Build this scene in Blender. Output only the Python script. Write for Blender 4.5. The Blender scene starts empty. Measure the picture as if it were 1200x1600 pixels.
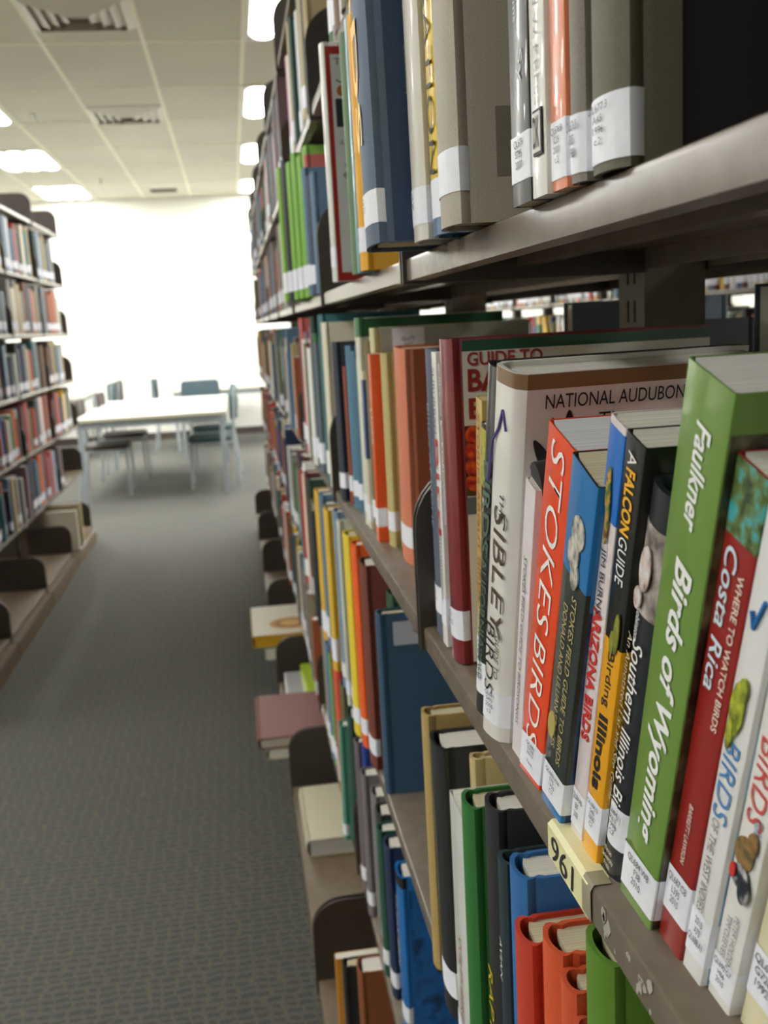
import bpy, math, random
from mathutils import Vector, Matrix

S = bpy.context.scene
COL = S.collection
RAD = math.radians
PI = math.pi

# ------------------------------------------------------------------ camera, light, exposure
CAM_H = 1.4214
yaw, pitch, roll, FPX = .1344, .1818, .0548, 1611.4
cd = bpy.data.cameras.new('camera')
cam = bpy.data.objects.new('camera', cd)
COL.objects.link(cam)
fwd = Vector((math.sin(yaw) * math.cos(pitch), math.cos(yaw) * math.cos(pitch), -math.sin(pitch)))
rt = Vector((math.cos(yaw), -math.sin(yaw), 0))
up = rt.cross(fwd)
rt2 = rt * math.cos(roll) - up * math.sin(roll)
up2 = rt * math.sin(roll) + up * math.cos(roll)
cam.matrix_world = Matrix(((rt2.x, up2.x, -fwd.x, 0), (rt2.y, up2.y, -fwd.y, 0), (rt2.z, up2.z, -fwd.z, CAM_H), (0, 0, 0, 1)))
cd.sensor_fit = 'VERTICAL'
cd.sensor_height = 36
cd.lens = 36 * FPX / 1600
cd.clip_start = .02
cd.dof.use_dof = True
cd.dof.focus_distance = .62
cd.dof.aperture_fstop = 12.5
S.camera = cam

# brightness of the ceiling lamps, row by row from the far wall, levels invented to burn out the far wall and keep the aisle dark
LAMPS = (46.0, 50.0, 42.0, 28.0, 25.0, 25.0, 22.0)
DIM = .16            # invented cut to the lamps over the near bookcase, to darken the aisle floor
w = bpy.data.worlds.new('world')
S.world = w
w.use_nodes = True
w.node_tree.nodes['Background'].inputs[0].default_value = (1, .98, .92, 1)
w.node_tree.nodes['Background'].inputs[1].default_value = .02
S.view_settings.view_transform = 'Standard'
S.view_settings.look = 'None'
S.view_settings.gamma = 1
S.view_settings.use_curve_mapping = False
S.view_settings.exposure = 0.2
S.cycles.max_bounces = 10
S.cycles.diffuse_bounces = 6
S.cycles.sample_clamp_indirect = 8

# ------------------------------------------------------------------ materials
def lin(c):
    return tuple(((v / 255) / 12.92 if v / 255 <= .04045 else ((v / 255 + .055) / 1.055) ** 2.4) for v in c)

MATS = {}
def base_mat(name, rgb, rough=.5, metal=0, coat=0, spec=.5):
    m = bpy.data.materials.new(name)
    m.use_nodes = True
    b = m.node_tree.nodes['Principled BSDF']
    b.inputs['Base Color'].default_value = (*lin(rgb), 1)
    b.inputs['Roughness'].default_value = rough
    b.inputs['Metallic'].default_value = metal
    b.inputs['Coat Weight'].default_value = coat
    b.inputs['Specular IOR Level'].default_value = spec
    return m, m.node_tree, b

def N(t, kind, **kw):
    n = t.nodes.new(kind)
    for k, v in kw.items():
        setattr(n, k, v)
    return n

def vary(t, b, rgb, scale, amt, coord='Object', detail=3):
    """mottled variation of the base colour"""
    tc = N(t, 'ShaderNodeTexCoord')
    no = N(t, 'ShaderNodeTexNoise')
    no.inputs['Scale'].default_value = scale
    no.inputs['Detail'].default_value = detail
    t.links.new(tc.outputs[coord], no.inputs['Vector'])
    cr = N(t, 'ShaderNodeValToRGB')
    c = lin(rgb)
    cr.color_ramp.elements[0].position = .3
    cr.color_ramp.elements[1].position = .7
    cr.color_ramp.elements[0].color = (*[v * (1 - amt) for v in c], 1)
    cr.color_ramp.elements[1].color = (*[min(1, v * (1 + amt)) for v in c], 1)
    t.links.new(no.outputs['Fac'], cr.inputs['Fac'])
    t.links.new(cr.outputs['Color'], b.inputs['Base Color'])
    return tc, no

def bump(t, b, src, strength, dist=.001):
    bp = N(t, 'ShaderNodeBump')
    bp.inputs['Strength'].default_value = strength
    bp.inputs['Distance'].default_value = dist
    t.links.new(src, bp.inputs['Height'])
    t.links.new(bp.outputs['Normal'], b.inputs['Normal'])

def cloth(rgb):
    k = ('cloth', rgb)
    if k not in MATS:
        m, t, b = base_mat('book_cloth', rgb, .62)
        tc, no = vary(t, b, rgb, 900, .12)
        bump(t, b, no.outputs['Fac'], .25, .0006)
        MATS[k] = m
    return MATS[k]

def gloss(rgb):
    k = ('gloss', rgb)
    if k not in MATS:
        m, t, b = base_mat('coated_cover', rgb, .32, coat=.25)
        vary(t, b, rgb, 25, .04)
        MATS[k] = m
    return MATS[k]

def flat(rgb, rough=.6):
    k = ('flat', rgb, rough)
    if k not in MATS:
        m, t, b = base_mat('printed_ink', rgb, rough)
        vary(t, b, rgb, 200, .03)
        MATS[k] = m
    return MATS[k]

def photo(c1, c2, c3, scale=60):
    """an unsharp nature photograph printed on a cover"""
    k = ('photo', c1, c2, c3, scale)
    if k not in MATS:
        m, t, b = base_mat('printed_photo', c1, .35, coat=.2)
        tc = N(t, 'ShaderNodeTexCoord')
        no = N(t, 'ShaderNodeTexNoise')
        no.inputs['Scale'].default_value = scale
        no.inputs['Detail'].default_value = 4
        t.links.new(tc.outputs['Object'], no.inputs['Vector'])
        cr = N(t, 'ShaderNodeValToRGB')
        e = cr.color_ramp.elements
        e[0].position, e[1].position = .36, .64
        e[0].color, e[1].color = (*lin(c1), 1), (*lin(c3), 1)
        x = e.new(.5)
        x.color = (*lin(c2), 1)
        t.links.new(no.outputs['Fac'], cr.inputs['Fac'])
        t.links.new(cr.outputs['Color'], b.inputs['Base Color'])
        MATS[k] = m
    return MATS[k]

def paper(rgb):
    k = ('paper', rgb)
    if k not in MATS:
        m, t, b = base_mat('page_edges', rgb, .8)
        tc = N(t, 'ShaderNodeTexCoord')
        mp = N(t, 'ShaderNodeMapping')
        mp.inputs['Scale'].default_value = (3, 1400, 3)
        no = N(t, 'ShaderNodeTexNoise')
        no.inputs['Scale'].default_value = 1
        t.links.new(tc.outputs['Object'], mp.inputs['Vector'])
        t.links.new(mp.outputs['Vector'], no.inputs['Vector'])
        cr = N(t, 'ShaderNodeValToRGB')
        c = lin(rgb)
        cr.color_ramp.elements[0].position = .3
        cr.color_ramp.elements[1].position = .6
        cr.color_ramp.elements[0].color = (*[v * .72 for v in c], 1)
        cr.color_ramp.elements[1].color = (*c, 1)
        t.links.new(no.outputs['Fac'], cr.inputs['Fac'])
        t.links.new(cr.outputs['Color'], b.inputs['Base Color'])
        MATS[k] = m
    return MATS[k]

def metal_paint(name, rgb, rough=.42):
    m, t, b = base_mat(name, rgb, rough)
    tc, no = vary(t, b, rgb, 35, .13, detail=6)
    n2 = N(t, 'ShaderNodeTexNoise')
    n2.inputs['Scale'].default_value = 420
    t.links.new(tc.outputs['Object'], n2.inputs['Vector'])
    bump(t, b, n2.outputs['Fac'], .12, .0005)
    return m

M_SHELF = metal_paint('taupe_enamel', (112, 101, 87), .27)
M_BRACK = metal_paint('dark_taupe_enamel', (62, 55, 48), .45)
M_BASE = metal_paint('brown_enamel', (104, 88, 68), .5)
M_POST = metal_paint('post_enamel', (92, 80, 64), .4)
M_BLACK = flat((12, 12, 12), .7)
LABEL_W = (236, 238, 246)
PAGE_W = (232, 228, 214)
PAGE_C = (214, 202, 168)

def wall_mat():
    m, t, b = base_mat('painted_wall', (236, 236, 228), .85)
    tc, no = vary(t, b, (236, 236, 228), 2.5, .015)
    n2 = N(t, 'ShaderNodeTexNoise')
    n2.inputs['Scale'].default_value = 150
    t.links.new(tc.outputs['Object'], n2.inputs['Vector'])
    bump(t, b, n2.outputs['Fac'], .1, .002)
    return m

def ceiling_mat():
    m, t, b = base_mat('acoustic_tile', (212, 209, 194), .95)
    tc, no = vary(t, b, (212, 209, 194), .9, .05)
    n2 = N(t, 'ShaderNodeTexNoise')
    n2.inputs['Scale'].default_value = 260
    n2.inputs['Detail'].default_value = 5
    t.links.new(tc.outputs['Object'], n2.inputs['Vector'])
    bump(t, b, n2.outputs['Fac'], .5, .004)
    return m

def carpet_mat():
    m, t, b = base_mat('woven_carpet', (90, 92, 90), .95)
    L = t.links
    tc = N(t, 'ShaderNodeTexCoord')
    sx = N(t, 'ShaderNodeSeparateXYZ')
    L.new(tc.outputs['Object'], sx.inputs[0])
    def math_(op, a, bb=None):
        n = N(t, 'ShaderNodeMath', operation=op)
        for i, v in enumerate((a, bb)):
            if v is None:
                continue
            if isinstance(v, (int, float)):
                n.inputs[i].default_value = v
            else:
                L.new(v, n.inputs[i])
        return n.outputs[0]
    wob = N(t, 'ShaderNodeTexNoise')
    wob.inputs['Scale'].default_value = 26
    wob.inputs['Detail'].default_value = 3
    L.new(tc.outputs['Object'], wob.inputs['Vector'])
    wo = math_('SUBTRACT', wob.outputs['Fac'], .5)
    ny = math_('ADD', math_('DIVIDE', sx.outputs[1], .024), math_('MULTIPLY', wo, .9))
    row = math_('FLOOR', ny)
    fy = math_('FRACT', ny)
    sh = math_('MULTIPLY', math_('MODULO', row, 5), .07)
    nx = math_('ADD', math_('ADD', math_('DIVIDE', sx.outputs[0], .033), sh), math_('MULTIPLY', wo, 1.6))
    fx = math_('FRACT', nx)
    dash = math_('MULTIPLY', math_('LESS_THAN', fy, .5), math_('GREATER_THAN', fx, .22))
    gold = math_('LESS_THAN', fx, .13)
    no = N(t, 'ShaderNodeTexNoise')
    no.inputs['Scale'].default_value = 230
    no.inputs['Detail'].default_value = 4
    L.new(tc.outputs['Object'], no.inputs['Vector'])
    nb = N(t, 'ShaderNodeTexNoise')
    nb.inputs['Scale'].default_value = 1.4
    L.new(tc.outputs['Object'], nb.inputs['Vector'])
    cr = N(t, 'ShaderNodeValToRGB')
    cr.color_ramp.elements[0].position, cr.color_ramp.elements[1].position = .3, .7
    cr.color_ramp.elements[0].color = (*lin((67, 67, 63)), 1)
    cr.color_ramp.elements[1].color = (*lin((107, 105, 97)), 1)
    L.new(no.outputs['Fac'], cr.inputs['Fac'])
    def mix(f, a, c):
        n = N(t, 'ShaderNodeMix', data_type='RGBA')
        if isinstance(f, float):
            n.inputs[0].default_value = f
        else:
            L.new(f, n.inputs[0])
        L.new(a, n.inputs[6])
        n.inputs[7].default_value = (*lin(c), 1)
        return n.outputs[2]
    c1 = mix(math_('MULTIPLY', dash, .5), cr.outputs['Color'], (38, 48, 62))
    c2 = mix(math_('MULTIPLY', gold, .4), c1, (104, 100, 66))
    L.new(c2, b.inputs['Base Color'])
    bump(t, b, no.outputs['Fac'], .6, .004)
    return m

def lamp_mat(power):
    """prismatic lens: three tubes glow through it, its ends stay dimmer"""
    m = bpy.data.materials.new('lamp_lens')
    m.use_nodes = True
    t = m.node_tree
    t.nodes.clear()
    L = t.links
    out = N(t, 'ShaderNodeOutputMaterial')
    em = N(t, 'ShaderNodeEmission')
    em.inputs[0].default_value = (1, .99, .95, 1)
    tc = N(t, 'ShaderNodeTexCoord')
    sx = N(t, 'ShaderNodeSeparateXYZ')
    L.new(tc.outputs['Object'], sx.inputs[0])
    def math_(op, a, bb=None):
        n = N(t, 'ShaderNodeMath', operation=op)
        for i, v in enumerate((a, bb)):
            if v is None:
                continue
            if isinstance(v, (int, float)):
                n.inputs[i].default_value = v
            else:
                L.new(v, n.inputs[i])
        return n.outputs[0]
    fx = math_('SUBTRACT', math_('FRACT', math_('ADD', math_('DIVIDE', sx.outputs[0], .18), .5)), .5)
    tube = math_('SUBTRACT', 1, math_('MULTIPLY', math_('MULTIPLY', fx, fx), 2.6))
    ay = math_('ABSOLUTE', sx.outputs[1])
    lim = math_('SUBTRACT', .58, math_('MULTIPLY', math_('MULTIPLY', fx, fx), .5))
    n = N(t, 'ShaderNodeMapRange')
    L.new(math_('SUBTRACT', lim, ay), n.inputs[0])
    n.inputs[1].default_value, n.inputs[2].default_value = -.02, .05
    n.inputs[3].default_value, n.inputs[4].default_value = .02, 1
    L.new(math_('MULTIPLY', math_('MULTIPLY', tube, n.outputs[0]), power), em.inputs[1])
    L.new(em.outputs[0], out.inputs[0])
    return m

M_WALL, M_CEIL, M_CARPET = wall_mat(), ceiling_mat(), carpet_mat()
M_LAMP = [lamp_mat(p) for p in LAMPS] + [lamp_mat(p * DIM) for p in LAMPS]

# ------------------------------------------------------------------ mesh helpers
class MB:
    def __init__(self):
        self.v, self.f, self.m = [], [], []
    def face(self, pts, mi=0):
        i = len(self.v)
        self.v += [tuple(p) for p in pts]
        self.f.append(tuple(range(i, i + len(pts))))
        self.m.append(mi)
    def box(self, x0, x1, y0, y1, z0, z1, mi=0, rot=None):
        P = [(x, y, z) for z in (z0, z1) for y in (y0, y1) for x in (x0, x1)]
        if rot:
            P = [tuple(rot @ Vector(p)) for p in P]
        i = len(self.v)
        self.v += P
        for q in ((0, 2, 3, 1), (4, 5, 7, 6), (0, 1, 5, 4), (2, 6, 7, 3), (0, 4, 6, 2), (1, 3, 7, 5)):
            self.f.append(tuple(i + k for k in q))
            self.m.append(mi)
    def prism(self, pts, a0, a1, axis='z', mi=0):
        """closed outline pts extruded along axis (pts are the two other coordinates, in x,y,z order)"""
        def P(p, a):
            return (p[0], p[1], a) if axis == 'z' else ((p[0], a, p[1]) if axis == 'y' else (a, p[0], p[1]))
        n, i = len(pts), len(self.v)
        self.v += [P(p, a0) for p in pts] + [P(p, a1) for p in pts]
        for k in range(n):
            j = (k + 1) % n
            self.f.append((i + k, i + j, i + n + j, i + n + k))
            self.m.append(mi)
        self.f.append(tuple(i + k for k in reversed(range(n))))
        self.f.append(tuple(i + n + k for k in range(n)))
        self.m += [mi, mi]
    def tube(self, pts, r, seg=8, mi=0):
        rings = []
        for k, p in enumerate(pts):
            p = Vector(p)
            d = (Vector(pts[min(k + 1, len(pts) - 1)]) - Vector(pts[max(k - 1, 0)])).normalized()
            a = d.orthogonal().normalized()
            b = d.cross(a)
            i = len(self.v)
            self.v += [tuple(p + (a * math.cos(2 * PI * s / seg) + b * math.sin(2 * PI * s / seg)) * r) for s in range(seg)]
            rings.append(i)
        for A, B in zip(rings, rings[1:]):
            for s in range(seg):
                s2 = (s + 1) % seg
                self.f.append((A + s, A + s2, B + s2, B + s))
                self.m.append(mi)
        self.f.append(tuple(rings[0] + s for s in reversed(range(seg))))
        self.f.append(tuple(rings[-1] + s for s in range(seg)))
        self.m += [mi, mi]
    def mesh(self, name, mats, smooth=True, fix=False):
        me = bpy.data.meshes.new(name)
        me.from_pydata(self.v, [], self.f)
        for m in (mats if isinstance(mats, (list, tuple)) else [mats]):
            me.materials.append(m)
        me.polygons.foreach_set('material_index', self.m)
        if fix:
            import bmesh
            bm = bmesh.new()
            bm.from_mesh(me)
            bmesh.ops.remove_doubles(bm, verts=bm.verts, dist=1e-6)
            bmesh.ops.recalc_face_normals(bm, faces=bm.faces)
            bm.to_mesh(me)
            bm.free()
        me.update()
        if smooth:
            me.shade_smooth()
            me.set_sharp_from_angle(angle=RAD(38))
        return me
    def obj(self, name, mats, parent=None, loc=(0, 0, 0), bevel=0, fix=True):
        me = self.mesh(name, mats, fix=fix)
        return put(name, me, parent, loc, bevel)

def put(name, me, parent=None, loc=(0, 0, 0), bevel=0):
    o = bpy.data.objects.new(name, me)
    COL.objects.link(o)
    o.location = loc
    if parent:
        o.parent = parent
    if bevel:
        b = o.modifiers.new('bevel', 'BEVEL')
        b.width = bevel
        b.segments = 2
        b.limit_method = 'ANGLE'
    return o

def tag(o, label, cat, group=None, kind=None):
    o['label'] = label
    o['category'] = cat
    if group:
        o['group'] = group
    if kind:
        o['kind'] = kind
    return o

def thing(name, label, cat, loc, rot=(0, 0, 0), group=None):
    o = bpy.data.objects.new(name, None)
    COL.objects.link(o)
    o.empty_display_size = .05
    o.location = loc
    o.rotation_euler = rot
    return tag(o, label, cat, group)

def structure(o):
    o['kind'] = 'structure'
    return o

TXT = {}
def text_mesh(s, shear=0, bold=0, align='CENTER', space=1, gap=1):
    """lettering one unit high, as a mesh"""
    k = (s, shear, bold, align, space, gap)
    if k not in TXT:
        c = bpy.data.curves.new('lettering', 'FONT')
        c.body = s
        c.shear = shear
        c.offset = bold
        c.align_x = align
        c.align_y = 'CENTER'
        c.space_character = space
        c.space_line = gap
        c.resolution_u = 3
        o = bpy.data.objects.new('lettering', c)
        COL.objects.link(o)
        bpy.context.view_layer.update()
        dg = bpy.context.evaluated_depsgraph_get()
        me = bpy.data.meshes.new_from_object(o.evaluated_get(dg))
        bpy.data.objects.remove(o)
        me.materials.clear()
        xs = [v.co.x for v in me.vertices] or [0, 1]
        ys = [v.co.y for v in me.vertices] or [0, 1]
        TXT[k] = (me, min(xs), max(xs), min(ys), max(ys))
    return TXT[k]

def lettering(name, s, mat, parent, origin, ex, ey, length, height, shear=0, bold=0, align='CENTER', space=1, gap=1, spine=0):
    """text as thin ink centred on origin; ex reading direction, ey glyph up; fitted to length x height"""
    me0, x0, x1, y0, y1 = text_mesh(s, shear, bold, align, space, gap)
    me = me0.copy()
    me.name = name
    sx, sy = length / max(x1 - x0, 1e-4), height / max(y1 - y0, 1e-4)
    cx, cy = (x0 + x1) / 2, (y0 + y1) / 2
    ex, ey = Vector(ex), Vector(ey)
    O = Vector(origin)
    for v in me.vertices:
        v.co = O + ex * ((v.co.x - cx) * sx) + ey * ((v.co.y - cy) * sy)
    me.materials.append(mat)
    o = put(name, me, parent)
    return o

# ------------------------------------------------------------------ room shell
X0, X1, Y0, YW, H = -6.2, 7.4, -5.0, 14.45, 3.2054
def slab(name, a, m):
    b = MB()
    b.box(*a)
    return structure(b.obj(name, m))
slab('floor', (X0, X1, Y0, YW, -.1, 0), M_CARPET)
slab('ceiling', (X0, X1, Y0, YW, H, H + .1), M_CEIL)
slab('wall_far', (X0, X1, YW, YW + .1, 0, H), M_WALL)
slab('wall_left', (X0 - .1, X0, Y0, YW, 0, H), M_WALL)
slab('wall_right', (X1, X1 + .1, Y0, YW, 0, H), M_WALL)
slab('wall_back', (X0, X1, Y0 - .1, Y0, 0, H), M_WALL)
slab('baseboard_far', (X0, X1, YW - .015, YW, 0, .1), flat((70, 62, 56), .6))
# the T-bar grid that carries the ceiling tiles: bars along the aisle every 2 ft, across it every 4 ft
GX, GY = .2088, 6.9231
b = MB()
for k in range(-10, 12):
    x = GX + .61 * k
    if X0 < x < X1:
        b.box(x - .013, x + .013, Y0, YW, H - .006, H)
for k in range(-9, 7):
    y = GY + 1.22 * k
    if Y0 < y < YW:
        b.box(X0, X1, y - .012, y + .012, H - .0055, H)
structure(b.obj('trim_1', flat((250, 247, 224), .6)))

# ------------------------------------------------------------------ ceiling lamps and vents
M_FRAME = flat((232, 230, 218), .5)
lens_me = None
ordn = ['first', 'second', 'third', 'fourth', 'fifth', 'sixth', 'seventh', 'eighth', 'ninth', 'tenth', 'eleventh', 'twelfth', 'thirteenth',
        'fourteenth', 'fifteenth', 'sixteenth', 'seventeenth', 'eighteenth', 'nineteenth', 'twentieth', 'twenty-first', 'twenty-second',
        'twenty-third', 'twenty-fourth', 'twenty-fifth', 'twenty-sixth', 'twenty-seventh', 'twenty-eighth', 'twenty-ninth', 'thirtieth',
        'thirty-first', 'thirty-second', 'thirty-third', 'thirty-fourth', 'thirty-fifth', 'thirty-sixth']
COLS = {-2: 'over the outer left aisle', -1: 'over the bookcase across the aisle', 0: 'over the near bookcase', 1: 'over the aisle behind', 2: 'over the right wall side'}
for c in range(-2, 3):
    x = GX + .305 + 2.44 * c
    for j in range(0, 7):
        y = GY + 6.1 + .61 - 2.44 * j
        t = thing('ceiling_light', f'{ordn[j]} recessed fluorescent ceiling light from the far wall, {COLS[c]}', 'ceiling light', (x, y, H), group='fluorescent ceiling lights')
        if lens_me is None:
            b = MB()
            for q in ((-.305, -.27, -.61, .61), (.27, .305, -.61, .61), (-.27, .27, -.61, -.578), (-.27, .27, .578, .61)):
                b.box(q[0], q[1], q[2], q[3], -.012, -.001)
            fr_me = b.mesh('frame', M_FRAME, fix=True)
            b = MB()
            b.box(-.27, .27, -.578, .578, -.009, -.003)
            lens_me = [b.mesh('lens', m, fix=True) for m in M_LAMP]
        put('frame', fr_me, t)
        put('lens', lens_me[j + (7 if c == 0 and j >= 4 else 0)], t)

def vent(x, y, label):
    t = thing('air_vent', label, 'vent', (x, y, H), group='square ceiling diffusers')
    b = MB()
    for k in range(4):
        a, d = .295 - .062 * k, .295 - .062 * k - .05
        z0, z1 = -.006 - .004 * k, -.034 - .004 * k
        A = [(-a, -a, z0), (a, -a, z0), (a, a, z0), (-a, a, z0)]
        D = [(-d, -d, z1), (d, -d, z1), (d, d, z1), (-d, d, z1)]
        for i in range(4):
            j = (i + 1) % 4
            b.face([A[i], A[j], D[j], D[i]])
            b.face([(p[0], p[1], p[2] + .003) for p in (A[j], A[i], D[i], D[j])])
    b.obj('louvre', M_FRAME, t, fix=False)
    b = MB()
    b.box(-.298, .298, -.298, .298, -.003, -.001)
    b.obj('throat', flat((186, 182, 170), .9), t)
vent(GX - .915, GY + 2.44 - .305, 'square white louvred air vent nearer the bare far wall')
vent(GX - .915, GY - .305 - .305, 'large square white louvred air vent nearest the viewer, at the picture edge')
vt = thing('air_vent', 'small dark rectangular grille in the ceiling just before the far wall', 'vent', (-.71, 13.75, H))
b = MB()
b.box(-.17, .17, -.12, .12, -.012, -.001)
b.obj('frame', flat((120, 114, 98), .5), vt)
b = MB()
for k in range(6):
    b.box(-.15, .15, -.1 + .036 * k, -.082 + .036 * k, -.018, -.012)
b.obj('slat', flat((70, 66, 56), .5), vt)
for (x, y, n) in ((-1.43, 9.0, 'small chrome sprinkler head in the ceiling tile left of the louvred vent'), (-1.35, 12.6, 'small chrome sprinkler head in the ceiling left of the dark grille')):
    t = thing('sprinkler_head', n, 'sprinkler', (x, y, H), group='ceiling sprinklers')
    b = MB()
    b.tube([(0, 0, -.001), (0, 0, -.008)], .035, 12)
    b.obj('escutcheon', flat((190, 188, 180), .3), t)
    b = MB()
    b.tube([(0, 0, -.008), (0, 0, -.05)], .009, 8)
    b.tube([(0, 0, -.05), (0, 0, -.054)], .02, 10)
    b.obj('nozzle', flat((150, 150, 146), .3), t)

# ------------------------------------------------------------------ shelving
PITCH, J0 = .9144, .9988
XF, XB, XC = .1683, .408, .44        # shelf front, shelf back, centre of the posts
LEV = {'t2': 2.0957, 't1': 1.8034, 't0': 1.4797, 'zm': 1.1164, 's3': .7545, 's4': .3552, 'base': .11}
LEVL = {'t2': 2.1208, 't1': 1.7892, 't0': 1.4651, 'zm': 1.1473, 's3': .8349, 's4': .514, 'base': .11}

def shelf_mesh(depth, base=False, lip=.021):
    """steel shelf with folded lips and a stiffening rib; local x 0 front edge, y 0..bay"""
    L = PITCH - .012
    b = MB()
    prof = [(depth, 0), (.003, 0), (.0008, -.0012), (0, -.004), (0, -lip), (.014, -lip - .001), (.014, -lip + .002), (.003, -lip + .002),
            (.003, -.004), (.0045, -.0025), (depth * .45, -.0025), (depth * .45, -.012), (depth * .45 + .02, -.012), (depth * .45 + .02, -.0025),
            (depth - .003, -.0025), (depth - .003, -lip), (depth, -lip)]
    b.prism(prof, .006, .006 + L, 'y')
    return b.mesh('shelf', M_BASE if base else M_SHELF, fix=True)

def bracket_mesh(depth, hgt, drop=.024, front=-.004):
    """pressed end bracket: rounded front corner, pressed dimple"""
    pts = [(depth, -drop), (front, -drop)]
    r = min(.062, hgt * .45)
    for k in range(9):
        a = PI - k * PI / 16
        pts.append((front + r + r * math.cos(a), hgt - r + r * math.sin(a)))
    pts.append((depth, hgt))
    b = MB()
    b.prism(pts, -.0022, .0022, 'y')
    # dimple
    cx, cz, R = depth * .52, hgt * .45, .016
    for s in (-1, 1):
        ring = [(cx + R * math.cos(2 * PI * k / 14), s * .0024, cz + R * math.sin(2 * PI * k / 14)) for k in range(14)]
        for k in range(14):
            p, q = ring[k], ring[(k + 1) % 14]
            tri = [p, q, (cx, s * .0062, cz)]
            b.face(tri if s < 0 else tri[::-1])
    return b.mesh('bracket', M_BRACK, fix=False)

DEP = XB - XF
SH = shelf_mesh(DEP)
SHB = shelf_mesh(DEP + .098, True, .03)
BR = bracket_mesh(DEP, .162)
BRB = bracket_mesh(DEP + .098, .172, .03)

def post_mesh(height):
    b = MB()
    b.box(-.032, .032, -.034, .034, 0, height)
    # paired slots punched down both faces
    z = .15
    while z < height - .05:
        for y in (-.009, .009):
            for s in (-1, 1):
                b.box(s * .0315 - .001, s * .0315 + .001, y - .0022, y + .0022, z, z + .022, 1)
        z += .0381
    return b.mesh('post', [M_POST, M_BLACK], fix=False)
POST = post_mesh(2.2)
SHL, BRL = shelf_mesh(DEP + .02, True, .03), bracket_mesh(DEP + .02, .172, .03)

def bay(name, label, y0, xf, flip, lev, last, both=True, group=None, sb=(None, None, .098)):
    """one bay of double-faced cantilever shelving; flip = its aisle face looks towards +x"""
    sgn = -1 if flip else 1
    t = thing(name, label, 'bookcase', (xf, y0, 0), group=group)
    def side(m, n, dx, z, back, y=0, **kw):
        o = put(n, m, t, (dx, y, z))
        if back != flip:
            o.scale.x = -1
        return o
    xb = sgn * (XC - XF) * 2
    for k, z in lev.items():
        base = k == 'base'
        me, br = ((sb[0] or SHB), (sb[1] or BRB)) if base else (SH, BR)
        off = -sb[2] if base else 0
        for back in ((False, True) if both else (False,)):
            dx = (sgn * off) if not back else xb - sgn * off
            sh = side(me, 'base_shelf' if base else 'shelf', dx, z, back)
            for yy in (.0066, PITCH - .0066):
                o = put('bracket', br, sh, (0, yy, 0))
    kick = MB()
    kick.box(min(sgn * -.05, xb + sgn * .05), max(sgn * -.05, xb + sgn * .05), .01, PITCH - .01, 0, .078)
    kick.obj('kick_plate', M_BASE, t)
    put('post', POST, t, (sgn * (XC - XF), .035, 0))
    if last:
        put('post', POST, t, (sgn * (XC - XF), PITCH - .035, 0))
    return t

BAYN = ['bay beside the viewer', 'second bay away', 'third bay away', 'fourth bay away', 'fifth bay away', 'sixth bay away', 'seventh bay away', 'end bay at the reading tables']
for i, k in enumerate(range(-2, 7)):
    lab = 'taupe steel bookcase bay behind the viewer along the right side' if k == -2 else f'taupe steel bookcase, {BAYN[i - 1]} along the right side'
    t = bay('bookcase_bay', lab, J0 + PITCH * k, XF, False, LEV, k == 6, group='near bookcase bays')
    if k == -1:  # added dark sheet, stands in for the darkness behind the upper shelf
        b = MB()
        b.box(XC - XF - .002, XC - XF + .002, .08, PITCH - .01, LEV['t0'] + .001, LEV['t1'] - .025)
        b.obj('added_shade_sheet', metal_paint('painted_dark', (48, 40, 34), .6), t)
XL = -1.1204
for i in range(4):
    y0 = 7.45 - PITCH * (i + 1)
    bay('bookcase_bay', f'taupe steel bookcase across the aisle, {["end bay beside the reading tables", "second bay from the tables", "third bay from the tables", "fourth bay from the tables"][i]}',
        y0, XL, True, LEVL, i == 0, group='bookcase bays across the aisle', sb=(SHL, BRL, .02))
XR = 2.02
for i in range(6):
    bay('bookcase_bay', f'taupe steel bookcase in the next aisle to the right, {ordn[i]} bay from the far end', 8.3 - PITCH * (i + 1), XR, False, LEV, i == 0, group='bookcase bays of the next aisle')

# ------------------------------------------------------------------ books
def profile(t, D, kind):
    """outer and inner outline of a cover, spine at x = 0, near board at y = 0"""
    if kind in ('hard', 'round'):
        bt, bul = min(.003, t * .16), min(.006, t * .16)
        n = 9
        arc = []
        for k in range(n):
            u = k / (n - 1)
            y = .0004 + (t - .0008) * u
            arc.append((bul * (1 - max(0, math.sin(PI * u)) ** .55), y))
        if kind == 'round':
            outer = [(D, 0), (.02, 0), (.012, 0), (.0075, .0003)] + [(x, y) for x, y in arc[1:-1]] + [(.0075, t - .0003), (.012, t), (.02, t), (D, t)]
            outer = [(x if x > .0074 else max(.0002, .0075 * (1 - math.sin(PI * min(max(y / t, 0), 1)) ** .3)), y) for x, y in outer]
        else:
          outer = [(D, 0), (.0165, 0), (.0125, min(.0022, t * .12)), (.0085, .0002)] + arc + [(.0085, t - .0002), (.0125, t - min(.0022, t * .12)), (.0165, t), (D, t)]
    else:
        bt = min(.0008, t * .1)
        r = min(.0015, t * .2)
        outer = [(D, 0), (.012, 0), (r, 0), (r * .3, r * .3), (0, r), (0, t - r), (r * .3, t - r * .3), (r, t), (.012, t), (D, t)]
    inner = []
    last = len(outer) - 1
    for i, (x, y) in enumerate(outer):
        yy = bt + y * (t - 2 * bt) / t
        inner.append((x if i in (0, last) else x + bt, yy))
    return outer, inner, bt

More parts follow.
